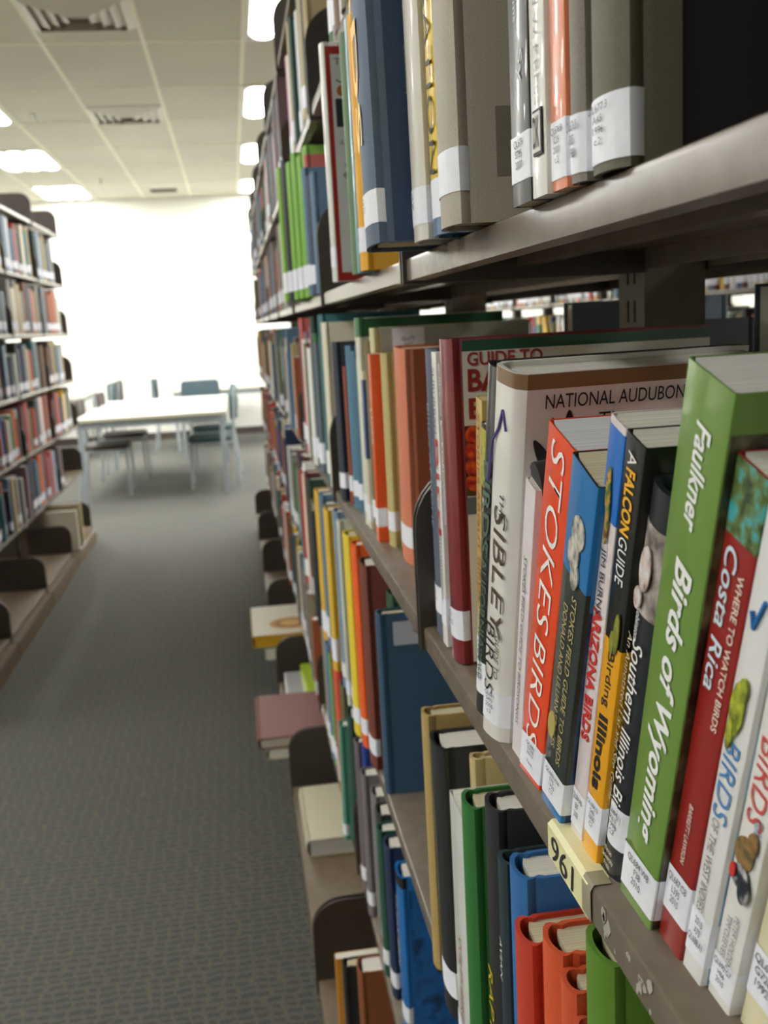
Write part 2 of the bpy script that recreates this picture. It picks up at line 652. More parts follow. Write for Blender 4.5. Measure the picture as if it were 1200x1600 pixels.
def add_cover(b, t, H_, D, kind, mi=0):
    outer, inner, bt = profile(t, D, kind)
    n, i = len(outer), len(b.v)
    for z in (0, H_):
        b.v += [(x, y, z) for x, y in outer]
        b.v += [(x, y, z) for x, y in inner]
    O0, I0, O1, I1 = i, i + n, i + 2 * n, i + 3 * n
    for k in range(n - 1):
        b.f += [(O0 + k + 1, O0 + k, O1 + k, O1 + k + 1), (I0 + k, I0 + k + 1, I1 + k + 1, I1 + k),
                (O1 + k + 1, O1 + k, I1 + k, I1 + k + 1), (O0 + k, O0 + k + 1, I0 + k + 1, I0 + k)]
        b.m += [mi] * 4
    for k in (0, n - 1):
        q = (O0 + k, I0 + k, I1 + k, O1 + k)
        b.f.append(q if k == 0 else q[::-1])
        b.m.append(mi)
    return outer, bt

def add_pages(b, t, H_, D, kind, bt, mi=0):
    if kind in ('hard', 'round'):
        e, xs, d = .0032, .0105, .0045
    else:
        e, xs, d = .0004, .0012, .0006
    y0, y1 = bt, t - bt
    pts = [(D - d, y0), (D - d - .002 * (kind == 'hard'), (y0 + y1) / 2), (D - d, y1), (xs + .002, y1), (xs, y1 - (y1 - y0) * .2), (xs, y0 + (y1 - y0) * .2), (xs + .002, y0)]
    b.prism(pts[::-1], e, H_ - e, 'z', mi)

def add_label(b, t, z0, z1, kind, D, wrap=.012, mi=0, eps=.0003):
    """a sticker that follows the spine round onto both boards"""
    outer, inner, bt = profile(t, D, kind)
    P = [(x, y) for x, y in outer if x < .0126]
    wrap = min(wrap, D - .0002)
    if kind != 'hard' or wrap > .02:
        P = [(wrap, 0)] + ([(.0126, 0)] if wrap > .02 else []) + [p for p in P if p[0] < .011] + ([(.0126, t)] if wrap > .02 else []) + [(wrap, t)]
    Q = []
    for k, (x, y) in enumerate(P):
        a = Vector(P[max(k - 1, 0)])
        c = Vector(P[min(k + 1, len(P) - 1)])
        d = (c - a).normalized()
        nrm = Vector((-d.y, d.x))
        Q.append((x + nrm.x * eps, y + nrm.y * eps))
    i, n = len(b.v), len(Q)
    for z in (z0, z1):
        b.v += [(x, y, z) for x, y in Q]
    for k in range(n - 1):
        b.f.append((i + k + 1, i + k, i + n + k, i + n + k + 1))
        b.m.append(mi)

NZ, PZ = (0, 0, -1), (0, 0, 1)
INK = (40, 40, 44)

def book(label, X, yb, z, t, h, D, lean, rgb, kind='hard', mat='cloth', titles=(), lab=None, page=PAGE_C, cat='book', group=None,
         bands=(), cover=(), ctext=(), rz=0, rx=None, extra=None, yz=None, head=None):
    """titles: (text, rgb, z centre as share of h, length, height, y share, shear, bold)  read downwards on the spine
    lab: (z0, z1, 'call number lines', text height)   bands: (z0 share, z1 share, material, name) round the spine
    cover: (x0, x1, z0, z1, material, name) flat prints on the near board   ctext: (text, rgb, x, z, length, height, shear, bold)"""
    th = RAD(lean)
    loc = (X, yb, z + (t * math.sin(-th) if th < 0 else 0))
    rot = (th, 0, rz) if rx is None else (rx, 0, rz)
    if rx is not None:          # lying on its back board, front board up, spine to the aisle
        loc, rot = (X, yb - h, z + t), (-PI / 2, 0, rz)
    o = thing('book', label, cat, loc, rot, group)
    mt = cloth(rgb) if mat == 'cloth' else (gloss(rgb) if mat == 'gloss' else mat)
    b = MB()
    outer, bt = add_cover(b, t, h, D, kind)
    b.obj('cover', mt, o, fix=False)
    b = MB()
    add_pages(b, t, h, D, kind, bt)
    b.obj('page_block', paper(page), o, fix=False)
    xs = -.0006
    for (z0, z1, m, nm, *wr) in bands:
        b = MB()
        add_label(b, t, z0 * h, z1 * h, kind, D, wr[0] if wr else .010, eps=.0002)
        b.obj(nm, m, o, fix=False)
    for i, (x0, x1, z0, z1, m, nm) in enumerate(cover):
        b = MB()
        b.box(x0, x1, -.0004 - .0002 * i, .0001, z0, z1)
        b.obj(nm, m, o, fix=False)
    for (s, c, zc, ln, ht, ys, shear, bold) in titles:
        lettering('spine_title', s, flat(c, .45), o, (xs, t * ys, h * zc), NZ, (0, -1, 0), ln, ht, shear, bold)
    for (s, c, x, zz, ln, ht, shear, bold) in ctext:
        lettering('cover_title', s, flat(c, .45), o, (x, -.0014, zz), (1, 0, 0), PZ, ln, ht, shear, bold)
    if lab:
        z0, z1, s = lab[:3]
        z0 = min(z0, .022)
        z1 = min(z1, z0 + .027)
        b = MB()
        add_label(b, t, z0, z1, kind, D, .013, eps=.0005)
        lo = b.obj('spine_label', flat(LABEL_W, .45), o, fix=False)
        if s:
            lines = s.split('\n')
            ht = min((z1 - z0) * .62, .0062 * len(lines))
            wd = min(t * .72, .0034 * max(len(x) for x in lines))
            lettering('call_number', s, flat((70, 72, 84), .6), lo, (-.0011, t * .5, z1 - ht / 2 - (z1 - z0) * .1), (0, -1, 0), PZ, wd, ht)
    if extra:
        extra(o)
    if rx is None and lean > 4:       # a leaning book cocks: its foot stays flat on the shelf
        sn, cn = math.sin(th), math.cos(th)
        for c in o.children_recursive:
            for v in c.data.vertices:
                q = -v.co.y * sn * (1 - min(max(v.co.z / h, 0), 1))
                v.co.y += q * sn
                v.co.z += q * cn
    return o

W, BK, YE = (240, 240, 238), (22, 22, 26), (236, 200, 40)
GR = 'books on the eye level shelf'
zm = LEV['zm']

# --- the bird guides on the shelf in front of the viewer, first bay (far to near)
book('slate blue cloth book, first at the far bracket of the bird guide row', .178, .943, zm + .001, .043, .277, .19, .6, (84, 92, 110), titles=[('BIRDS AT HOME', (120, 128, 146), .6, .12, .012, .5, 0, 0)], lab=(.035, .075, 'QL\n676'), group=GR)
book('thin white paperback with red lettering beside the slate blue book', .177, .916, zm + .001, .02, .275, .18, .8, (230, 228, 224), 'paper', 'gloss',
     titles=[('Bird', (196, 40, 36), .55, .09, .012, .5, 0, .01), ('SUBURBAN', BK, .84, .06, .008, .6, 0, 0), ('RUTH HANCOCK', BK, .28, .07, .007, .5, 0, 0)], lab=(.02, .05, ''), page=PAGE_W, group=GR)
GREEN = gloss((40, 84, 62))
WHITE = gloss((226, 222, 212))
def mancini(o):
    b = MB()
    for (cx, cz, r) in ((.022, .205, .008), (.034, .2, .009), (.022, .191, .009), (.036, .186, .008), (.022, .177, .009), (.034, .171, .009), (.021, .164, .008), (.032, .158, .007)):
        b.prism([(cx + r * math.cos(2 * PI * k / 12), cz + r * math.sin(2 * PI * k / 12)) for k in range(12)], -.0016, -.001, 'y')
    b.obj('berry_picture', photo((150, 28, 20), (206, 44, 26), (222, 96, 30), 160), o)
book('tall dark red jacket book whose white cover starts GUI in red', .176, .863, zm + .001, .04, .287, .235, .3, (126, 28, 38), 'hard', 'gloss',
     titles=[('GUIDE TO BACKYARD BIRDS', W, .70, .13, .0062, .72, 0, .008), ('MANCINI', W, .5, .042, .006, .72, 0, .008)],
     lab=(.032, .078, 'QL\n676.5'), page=PAGE_W, group=GR,
     cover=[(.014, .2349, .002, .276, WHITE, 'cover_print'), (.014, .2349, .276, .2852, GREEN, 'cover_band'), (.0135, .07, .152, .213, photo((60, 20, 14), (130, 40, 22), (70, 60, 30), 120), 'cover_photo'), (.0135, .2347, .136, .151, flat((96, 104, 108)), 'caption_band')],
     ctext=[('GUIDE TO', (160, 44, 44), .051, .2695, .066, .0115, 0, .02), ('BACKYARD', (150, 36, 36), .078, .2515, .12, .0195, 0, .03), ('BIRDS', (150, 36, 36), .053, .2275, .07, .0185, 0, .03)], extra=mancini)
book('worn yellow paperback with orange letters in front of the dark red book', .187, .816, zm, .02, .243, .13, 7.5, (206, 176, 104), 'paper', 'gloss',
     titles=[('STORIES ABOUT BIRDS', (176, 112, 40), .62, .16, .009, .5, 0, .01)], lab=(.012, .045, 'QL\n676'), page=(216, 196, 140), group=GR)
book('thin black field guide lettered Backyard in white beside the yellow paperback', .183, .787, zm, .02, .226, .15, 9, (26, 30, 30), 'paper', 'gloss',
     titles=[('Backyard', W, .58, .075, .0095, .5, .2, .02), ('BIRD', (200, 70, 60), .38, .025, .007, .5, 0, .01), ('Birds of', W, .22, .04, .0085, .5, .2, .02)],
     bands=[(.78, .985, photo((150, 170, 40), (200, 190, 70), (60, 80, 30), 90), 'spine_photo')], lab=(.012, .04, ''), page=PAGE_W, group=GR)
book('tall black book with green lettering leaning on the thick white bird guide', .170, .737, zm, .032, .274, .205, 11.5, (34, 36, 38), 'hard', 'gloss',
     titles=[('BIRDS', (86, 112, 92), .62, .07, .014, .5, 0, .01), ('CALIFORNIA', (86, 112, 92), .36, .085, .012, .5, 0, 0), ('SMALL', (86, 112, 92), .16, .025, .008, .5, 0, 0)],
     lab=(.018, .06, 'QL\n684'), page=PAGE_W, group=GR, rz=.12)
BAND = flat((128, 100, 66), .4)
def sibley(o):
    # dark spread wing feathers printed on the cover
    b = MB()
    def feather(x, z, a, ln, wd):
        pts = []
        for k in range(18):
            q = 2 * PI * k / 18
            u, v = ln * (.5 + .5 * math.cos(q)), wd * math.sin(q) * (1 - .35 * math.cos(q)) * .5
            pts.append((x + u * math.cos(a) - v * math.sin(a), z + u * math.sin(a) + v * math.cos(a)))
        b.prism(pts, -.0012, -.0006, 'y')
    feather(.027, .205, RAD(120), .027, .0085)
    feather(.031, .207, RAD(98), .036, .0105)
    feather(.039, .209, RAD(92), .038, .0100)
    feather(.023, .203, RAD(142), .014, .0080)
    feather(.018, .203, RAD(5), .055, .0170)
    b.obj('feather_print', flat((34, 30, 34), .45), o)
    b = MB()
    b.tube([(-.0006, .019, .245), (-.0007, .024, .232), (-.0007, .033, .222), (-.0007, .036, .206), (-.0006, .039, .192)], .0011, 6)
    b.tube([(-.0006, .019, .245), (-.0006, .013, .232)], .0008, 6)
    b.obj('spine_drawing', flat((84, 76, 140)), o)
book('thick white bird guide with brown top band and dark feathers on its cover', .168, .686, zm, .042, .272, .2, 10.5, (226, 224, 216), 'round', 'gloss',
     titles=[('THE', BK, .655, .02, .0065, .36, .2, 0), ('SIBLEY', (70, 52, 30), .475, .098, .019, .40, .15, -.004), ('GUIDE TO', BK, .245, .034, .007, .3, .15, 0), ('BIRDS', BK, .23, .055, .014, .58, .15, -.004)],
     lab=(.012, .052, 'QL681\nS497\n2000\nc.2'), page=PAGE_W, group=GR,
     bands=[(.962, .999, BAND, 'jacket_band', .1995)],
     ctext=[('NATIONAL AUDUBON SOCIETY', BK, .093, .2535, .146, .0095, 0, .004), ('The', BK, .07, .239, .022, .0095, .25, 0)], rz=.16, extra=sibley)
o = book('slim white sound guide case with a black rounded top between the white and orange guides', .175, .659, zm, .022, .207, .12, 16, (232, 222, 224), 'paper', 'gloss',
     titles=[('STOKES FIELD GUIDE TO BIRDSONGS', (90, 84, 90), .44, .13, .0062, .5, .1, 0)], page=PAGE_W, group=GR)
b = MB()
b.tube([(.004, .011, .208), (.03, .011, .212), (.08, .011, .212), (.115, .011, .208)], .0125, 14)
b.obj('foam_top', flat((40, 38, 42), .6), o, bevel=0)
GREY = gloss((132, 136, 138))
book('orange bird guide lettered in thin white capitals', .174, .609, zm, .044, .244, .155, 18.7, (238, 74, 22), 'paper', 'gloss',
     titles=[('STOKES', W, .725, .122, .022, .52, .15, -.006), ('BIRDS', W, .28, .082, .022, .52, .15, -.006), ('THE NEW\nGUIDE TO', (150, 50, 20), .455, .014, .006, .6, 0, 0)],
     lab=(.004, .04, 'QL681\nS756\n2010\n\nText'), page=(226, 228, 230), group=GR,
     cover=[(.002, .1549, .001, .092, GREY, 'cover_band')], rz=.04)
BLUE = gloss((26, 116, 182))
def blob(cells, x=-.0006, n=14):
    """flat rounded patches printed on a spine: (y, z, ry, rz)"""
    b = MB()
    for i, (y, z, ry, rz_) in enumerate(cells):
        b.prism([(y + ry * math.cos(2 * PI * k / n), z + rz_ * math.sin(2 * PI * k / n)) for k in range(n)], x - .0006 - .0002 * i, x, 'x')
    return b
def western(o):
    blob([(.018, .196, .01, .010), (.022, .182, .009, .010), (.017, .170, .006, .008)]).obj('bird_print', photo((70, 76, 80), (176, 172, 160), (226, 222, 210), 120), o)
    blob([(.031, .062, .007, .0095)]).obj('gold_seal', flat((176, 160, 90)), o)
book('dark green field guide with bright blue top, right of the orange guide', .173, .562, zm, .041, .232, .12, 19.5, (44, 52, 48), 'paper', 'gloss',
     titles=[('STOKES FIELD GUIDE TO BIRDS', (196, 178, 120), .425, .118, .0078, .36, 0, 0), ('DONALD AND LILLIAN STOKES', (196, 178, 120), .42, .1, .0072, .66, 0, 0)],
     lab=(.007, .032, 'QL683.W4\nS76\n1996\nC2'), page=PAGE_C, group=GR,
     bands=[(.72, .999, BLUE, 'spine_band'), (.001, .048, BLUE, 'foot_band')],
     cover=[(.003, .1199, .001, .156, photo((28, 44, 80), (40, 66, 108), (24, 34, 60), 30), 'cover_photo'), (.003, .1199, .156, .2278, BLUE, 'cover_band'), (.02, .1199, .15, .212, flat((22, 26, 30)), 'cover_panel')], extra=western)
SKYB = gloss((20, 110, 200))
def arizona(o):
    blob([(.0115, .226, .0028, .012), (.009, .212, .002, .016)], -.0008).obj('bird_print', photo((120, 70, 20), (210, 170, 60), (70, 110, 50), 150), o)
book('thin white guide with blue picture on top and red italic lettering', .178, .538, zm, .021, .262, .15, 17.5, (226, 214, 214), 'paper', 'gloss',
     titles=[("JIM BURNS'", BK, .66, .04, .0085, .5, -.2, 0), ('ARIZONA BIRDS', (206, 40, 36), .433, .086, .0125, .5, -.2, .03)],
     lab=(.006, .05, 'QL684.A6\nB87\n2008'), page=PAGE_W, group=GR, bands=[(.80, .985, SKYB, 'spine_picture')], extra=arizona)
def falcon(o):
    blob([(.006, .152, .0035, .012), (.010, .145, .003, .007)], -.0008).obj('bird_print', photo((120, 130, 40), (150, 150, 60), (90, 110, 40), 120), o)
YEL = gloss((240, 170, 16))
book('black and yellow Illinois birding guide with a grey cover panel', .178, .513, zm, .0235, .255, .16, 17.5, (24, 24, 22), 'paper', 'gloss',
     titles=[('A', W, .957, .007, .010, .5, -.15, 0), ('FALCON', (240, 176, 24), .872, .035, .0115, .5, -.15, .03), ('GUIDE', W, .748, .026, .0105, .5, -.15, 0),
             ('Birding', BK, .476, .036, .011, .5, -.2, .005), ('Illinois', BK, .288, .052, .0125, .5, -.15, .035)],
     lab=(.014, .052, 'QL684.I3\nS48\n2000\nC2'), page=(224, 222, 206), group=GR,
     bands=[(.001, .565, YEL, 'spine_band')],
     cover=[(.008, .1599, .1, .222, gloss((188, 186, 180)), 'cover_panel'), (.006, .1599, .088, .102, gloss((120, 118, 114)), 'cover_stripe'),
            (.004, .1599, .001, .088, photo((30, 40, 18), (70, 96, 30), (120, 80, 110), 40), 'cover_photo')],
     ctext=[('A', W, .048, .237, .012, .013, .2, 0), ('FALCON GUIDE', (240, 176, 24), .104, .237, .09, .014, 0, .03)], extra=falcon)
def southern(o):
    P = []
    b = MB()
    add_label(b, .029, .168, .215, 'hard', .16, eps=.0004)
    b.obj('spine_photo', photo((96, 88, 84), (170, 158, 152), (214, 206, 200), 70), o, fix=False)
    blob([(.014, .193, .006, .012), (.018, .176, .004, .006)], -.0014).obj('bird_print', photo((60, 60, 70), (210, 190, 180), (230, 226, 222), 120), o)
book('rounded black spine with a small bird photo, lettered Southern Illinois', .181, .489, zm, .029, .234, .16, 18.5, (34, 38, 44), 'hard', 'gloss',
     titles=[('Southern Illinois Birds', W, .40, .118, .0125, .46, .1, .006), ('An Annotated List and Site Guide', (216, 206, 170), .43, .105, .0055, .8, .1, 0), ('Robinson', W, .69, .018, .005, .6, 0, 0)],
     lab=(.022, .05, 'QL684.I3\nR63\n1996\nC2'), page=(228, 226, 214), group=GR, extra=lambda o: (southern(o), lettering('publisher_name', 'Illinois\nUniversity\nPress', flat((210, 210, 206)), o, (-.0009, .015, .0115), (0, -1, 0), PZ, .017, .014)))
book('large green paperback lettered Birds of Wyoming in white italics', .182, .446, zm, .043, .285, .2, 17.5, (110, 146, 62), 'paper', 'gloss',
     titles=[('Faulkner', W, .848, .047, .0135, .45, .2, .02), ('Birds of Wyoming', W, .44, .156, .0225, .5, .25, .025)],
     lab=(.007, .034, 'QL684.W8\nF38\n2010'), page=(226, 224, 216), group=GR,
     cover=[(.001, .1999, .001, .268, photo((26, 24, 18), (66, 62, 42), (120, 116, 84), 45), 'cover_photo')])
book('dark red Costa Rica guide with a green jay photo at the top', .186, .420, zm, .0265, .254, .15, 18, (150, 30, 26), 'paper', 'gloss',
     titles=[('Costa Rica', (206, 220, 232), .725, .068, .0105, .62, .1, .01), ('WHERE TO WATCH BIRDS', (232, 214, 200), .68, .076, .005, .25, -.1, .012), ('BARRETT LAWSON', (232, 214, 200), .283, .035, .004, .5, .1, .01)],
     lab=(.02, .057, 'QL687.C8\nL395\n2010'), page=PAGE_W, group=GR,
     bands=[(.875, .999, photo((40, 60, 30), (96, 120, 60), (60, 180, 186), 110), 'spine_photo')],
     cover=[(.004, .1499, .001, .2465, photo((30, 34, 24), (60, 66, 44), (90, 90, 60), 40), 'cover_photo')])
def parrot(o):
    blob([(.011, .152, .0055, .013), (.0085, .162, .0035, .006), (.013, .139, .0025, .008)], -.0008).obj('parrot_print', photo((80, 90, 20), (140, 150, 40), (190, 200, 60), 150), o)
    b = MB()
    b.tube([(-.0008, .0135, .196), (-.0008, .0105, .190), (-.0008, .0055, .204)], .0011, 6)
    b.obj('tick_emblem', flat((40, 120, 190)), o)
book('white West Indies bird guide with a green parrot and blue capitals', .187, .400, zm, .020, .245, .15, 17.5, (230, 230, 228), 'paper', 'gloss',
     titles=[('BIRDS', (70, 130, 190), .47, .042, .0125, .5, .1, -.004), ('OF THE WEST INDIES', (130, 126, 124), .272, .054, .006, .6, 0, 0)],
     lab=(.012, .06, '2010\nA75\nQL688.A1'), page=PAGE_W, group=GR, extra=parrot,
     cover=[(.003, .1499, .001, .2445, photo((96, 150, 190), (140, 190, 220), (190, 150, 110), 22), 'cover_photo')])
def woodpecker(o):
    blob([(.012, .088, .0075, .008), (.007, .096, .004, .006)], -.0008).obj('branch_print', photo((110, 80, 40), (160, 124, 70), (90, 80, 50), 130), o)
    blob([(.011, .076, .007, .006), (.006, .071, .0045, .0065)], -.0014).obj('woodpecker_print', photo((24, 26, 34), (40, 44, 60), (200, 200, 200), 100), o)
    blob([(.0155, .077, .0022, .004)], -.0024).obj('red_patch', flat((206, 50, 36)), o)
book('white guide with red capitals and a small woodpecker picture', .190, .3785, zm, .0215, .245, .15, 17.5, (232, 231, 226), 'paper', 'gloss',
     titles=[('BIRDS', (206, 74, 66), .507, .042, .0125, .5, .1, -.004), ('Field Guide', (120, 140, 170), .40, .022, .006, .3, .1, 0), ('PETER HOLDEN\nTIM CLEEVES', (130, 130, 134), .16, .03, .010, .5, 0, 0)],
     lab=(.006, .026, 'QL690.G7\nH66\n2010'), page=PAGE_W, group=GR, extra=woodpecker)
book('cream paperback with a small brown bird, the nearest of the row', .194, .354, zm, .0235, .25, .16, 17.5, (226, 218, 180), 'paper', 'gloss',
     titles=[('BIRDS OF EUROPE', (120, 110, 100), .58, .09, .009, .5, 0, 0)], lab=(.02, .058, 'QL690\nG726\n1992'), page=PAGE_W, group=GR,
     extra=lambda o: blob([(.012, .084, .006, .011), (.012, .097, .004, .005)], -.0008).obj('bird_print', photo((60, 50, 44), (150, 110, 60), (206, 170, 120), 130), o))

# --- eye level shelf, second bay (far to near)
CRE = (214, 206, 180)
r0 = dict(group=GR)
book('dark navy cloth book with pale spine edge and white sticker', .168, 1.77, zm, .05, .275, .17, -2, (36, 42, 60), lab=(.03, .07, ''), **r0)
book('thin rust brown book standing against the dark navy one', .18, 1.742, zm, .018, .235, .15, -1, (150, 72, 44), lab=(.03, .06, ''), **r0)
book('steel blue cloth book with faded head, right of the rust one', .182, 1.69, zm, .04, .27, .18, -1, (78, 122, 146), lab=(.02, .05, ''), **r0)
book('second steel blue cloth volume, slightly darker', .186, 1.655, zm, .03, .262, .18, 0, (70, 110, 132), lab=(.02, .05, ''), **r0)
book('pale aqua thin book beside the steel blue volumes', .19, 1.628, zm, .022, .25, .17, 0, (150, 176, 170), **r0)
book('dark olive thin book behind the tall ivory and green one', .19, 1.598, zm, .02, .262, .17, 0, (74, 70, 50), **r0)
book('tall ivory spined atlas with a green band across the top of its cover', .182, 1.545, zm, .03, .313, .224, 0, (222, 220, 200), 'hard', 'gloss', lab=(.02, .06, ''), page=PAGE_W,
     cover=[(.012, .2239, .001, .285, gloss((206, 208, 196)), 'cover_print'), (.012, .2239, .285, .312, gloss((36, 92, 52)), 'cover_band')], bands=[(.91, .999, gloss((60, 120, 74)), 'spine_band')], **r0)
book('small cream book with a navy strip on its spine', .184, 1.515, zm, .024, .235, .15, 0, (220, 214, 190), 'paper', 'gloss', bands=[(.45, .95, gloss((38, 62, 120)), 'spine_band')], lab=(.01, .05, ''), **r0)
book('brown olive cloth book left of the orange paperback', .186, 1.478, zm, .028, .28, .17, 0, (120, 104, 66), lab=(.035, .075, ''), **r0)
def yband(o):
    b = MB()
    b.box(.03, .075, -.0012, -.0004, .258, .296)
    b.obj('cover_label', flat(LABEL_W, .5), o, fix=False)
    lettering('cover_call_number', 'QL675\nH37', flat(INK), o, (.052, -.0016, .277), (1, 0, 0), PZ, .018, .014)
book('tall pale grey green book with yellow spine and a white sticker on its cover', .19, 1.44, zm, .028, .298, .226, 0, (206, 198, 150), 'hard', 'gloss', cover=[(.013, .2255, .001, .297, gloss((168, 172, 156)), 'cover_print')], extra=yband, **r0)
book('bright orange slim paperback with white lettering, by the tan books', .182, 1.413, zm, .024, .263, .16, 2, (232, 88, 26), 'paper', 'gloss', titles=[('LIVES', W, .62, .05, .011, .5, 0, .01)], lab=(.03, .07, ''), **r0)
book('tan ribbed cloth book, right beside the orange paperback', .194, 1.372, zm, .036, .264, .16, 1, (190, 176, 116), lab=(.04, .075, ''), **r0)
book('worn salmon cloth book with brick brown cover, last before the bracket', .198, 1.255, zm, .072, .272, .2, 2.5, (206, 122, 90), titles=[], lab=(.045, .085, ''), cover=[(.016, .1995, .001, .271, cloth((158, 82, 52)), 'cover_board')], **r0)

# --- shelf above eye level (far to near)
GT = 'books on the shelf above eye level'
t0 = LEV['t0']
def insects(o):
    def spots(L_, name, m):
        b = MB()
        for (x, z, rx_, rz_) in L_:
            b.prism([(x + rx_ * math.cos(2 * PI * k / 14), z + rz_ * math.sin(2 * PI * k / 14)) for k in range(14)], -.0016, -.001, 'y')
            if name == 'insect_print':
                b.obj(name, m, o)
                b = MB()
        if name == 'insect_print':
            return
        if name == 'beetle_print':
            b.tube([(.019, -.001, .262), (.026, -.001, .258), (.033, -.001, .261)], .0008, 5)
            b.tube([(.026, -.001, .285), (.033, -.001, .282)], .0006, 5)
        b.obj(name, m, o)
    spots([(.038, .272, .008, .013), (.038, .076, .006, .008)], 'beetle_print', flat((46, 44, 42)))
    spots([(.025, .248, .006, .007), (.034, .104, .007, .007), (.036, .048, .005, .004)], 'insect_print', flat((176, 96, 40)))
    spots([(.032, .153, .008, .006), (.03, .140, .009, .005)], 'wing_print', flat((140, 138, 128)))
book('tall red and white insect book with a big I on its cover', .144, 1.447, t0, .03, .31, .235, 0, (222, 218, 212), 'hard', 'gloss', page=PAGE_W, lab=(.02, .05, ''),
     cover=[(.006, .2349, .0005, .3045, gloss((164, 30, 28)), 'cover_print'), (.0125, .2349, .012, .294, gloss((214, 214, 216)), 'cover_panel')],
     ctext=[('THE INSECTS', (120, 120, 124), .062, .285, .09, .009, 0, .004), ('I', (34, 40, 44), .0215, .22, .010, .036, 0, .03), ('A natural', (120, 120, 124), .037, .182, .036, .007, 0, 0)], extra=insects, group=GT)
book('sage green cloth book leaning at the red insect book', .1505, 1.262, t0, .03, .275, .17, -1, (98, 128, 90), group=GT)
book('narrow shiny teal paperback beside the sage green book', .153, 1.228, t0, .018, .28, .17, 0, (40, 134, 164), 'paper', 'gloss', group=GT)
book('deep yellow book behind the protruding blue volume', .15, 1.172, t0, .04, .27, .17, 0, (232, 170, 40), lab=(.02, .06, 'QL\n676'), group=GT)
book('big slate blue volume with gold capitals jutting out over the edge', .115, .832, t0, .06, .345, .26, -3.5, (84, 102, 124), 'hard', 'cloth',
     titles=[('BIRDS', (244, 190, 40), .55, .225, .03, .56, 0, .014)], lab=(.016, .042, 'QL\n673'), cover=[(.018, .2595, .001, .344, cloth((44, 66, 96)), 'cover_board')], group=GT)
book('off white jacketed book beside the big slate blue volume', .145, .783, t0, .045, .32, .2, -1.5, (216, 212, 200), 'hard', 'gloss', titles=[('BARRON', (90, 90, 90), .4, .035, .006, .6, 0, 0)], lab=(.012, .05, 'QL\n696'), page=PAGE_W, group=GT)
book('yellow spine lettered EXPLORATION in dark capitals, on blue boards', .15, .733, t0, .04, .3, .18, -1.5, (74, 112, 152), 'hard', 'gloss', bands=[(.12, .98, gloss((232, 194, 24)), 'spine_band')],
     titles=[('EXPLORATION', (50, 44, 30), .54, .24, .016, .4, .05, -.006)], lab=(.012, .06, ''), group=GT)
book('large grey canvas bound volume with a brown stain on its cover', .143, .66, t0, .055, .33, .21, -.5, (172, 164, 146), 'hard', 'cloth', page=PAGE_C, group=GT,
     cover=[(.03, .062, .028, .07, flat((140, 132, 116)), 'tape_stain')], lab=(.02, .062, ''))
book('slim black paperback with white sticker, right of the grey canvas volume', .16, .543, t0, .036, .28, .16, .3, (34, 34, 38), 'paper', 'gloss', titles=[('Field of Pilgrims', (190, 190, 190), .44, .06, .007, .6, 0, 0), ('Sy', (200, 200, 200), .25, .016, .011, .4, 0, 0)],
     lab=(.012, .036, 'QL676\nS785\n2000'), group=GT)
def dk(o):
    b = MB()
    b.box(-.0012, -.0004, .003, .018, .02, .042)
    b.obj('publisher_mark', flat((36, 36, 38)), o, fix=False)
    b = MB()
    b.box(-.0016, -.0012, .0042, .0168, .0215, .0405)
    b.obj('mark_inset', flat((226, 224, 216)), o, fix=False)
    lettering('mark_letters', 'DK', flat((36, 36, 38)), o, (-.002, .0105, .031), (0, -1, 0), PZ, .010, .015, 0, .01)
book('slim white book with a boxed DK mark at the foot of its spine', .16, .515, t0, .025, .28, .16, .3, (226, 224, 216), 'paper', 'gloss', page=PAGE_W, group=GT, titles=[('BIRD GARDEN', (60, 120, 130), .62, .09, .012, .5, 0, 0), ('STEPHEN W KRESS', (140, 138, 132), .32, .09, .0065, .5, 0, 0)], extra=dk)
book('salmon orange slim paperback with white sticker on the upper shelf', .162, .49, t0, .023, .26, .15, .3, (232, 136, 94), 'paper', 'gloss', titles=[('Atlas of\nBullers', (190, 100, 64), .6, .06, .012, .5, 0, 0)], lab=(.005, .032, 'QL676.8\nC35\n2000\nc.2'), group=GT)
book('thin dull mauve grey book next to the brown olive one', .162, .4695, t0, .019, .27, .17, .3, (128, 120, 110), 'hard', 'cloth', titles=[('BUTLER', (200, 190, 110), .55, .06, .008, .5, 0, 0)], lab=(.004, .03, 'QL676.8\nB85\n1988'), group=GT)
book('thick brown olive volume with gold title birds and a large white sticker', .163, .427, t0, .041, .29, .2, .3, (92, 88, 68), 'hard', 'cloth', titles=[('of Birds', (232, 214, 60), .55, .12, .014, .5, 0, .02)], lab=(.004, .031, 'QL677.3\nA45\n1996\nc.2'), group=GT)

book('thick plain black book at the near end of the upper shelf', .184, .333, t0, .091, .31, .19, .2, (20, 16, 15), 'hard', base_mat('matt_black_cloth', (9, 7, 6), .95, spec=.08)[0], group=GT)

# --- the shelf below eye level
G3 = 'books on the shelf below eye level'
s3 = LEV['s3']
book('powder blue cloth book at the far end of the second bay, low shelf', .155, 1.82, s3, .05, .335, .19, 0, (112, 140, 170), lab=(.03, .07, ''), group=G3)
book('black and white jacket book under the powder blue one', .185, 1.775, s3, .035, .30, .2, 0, (40, 40, 44), 'hard', 'gloss', cover=[(.014, .199, .22, .25, flat((180, 180, 186)), 'cover_panel')], group=G3)
book('tall ivory thin book left of the yellow one on the low shelf', .152, 1.735, s3, .022, .335, .19, 0, (206, 208, 190), 'hard', 'gloss', lab=(.02, .06, ''), group=G3)
book('dark green ribbed book with straw edge on the low shelf', .158, 1.70, s3, .03, .31, .18, 0, (50, 74, 62), lab=(.02, .06, ''), group=G3)
book('narrow grey green book touching the yellow one', .16, 1.672, s3, .024, .3, .18, 0, (96, 116, 108), group=G3)
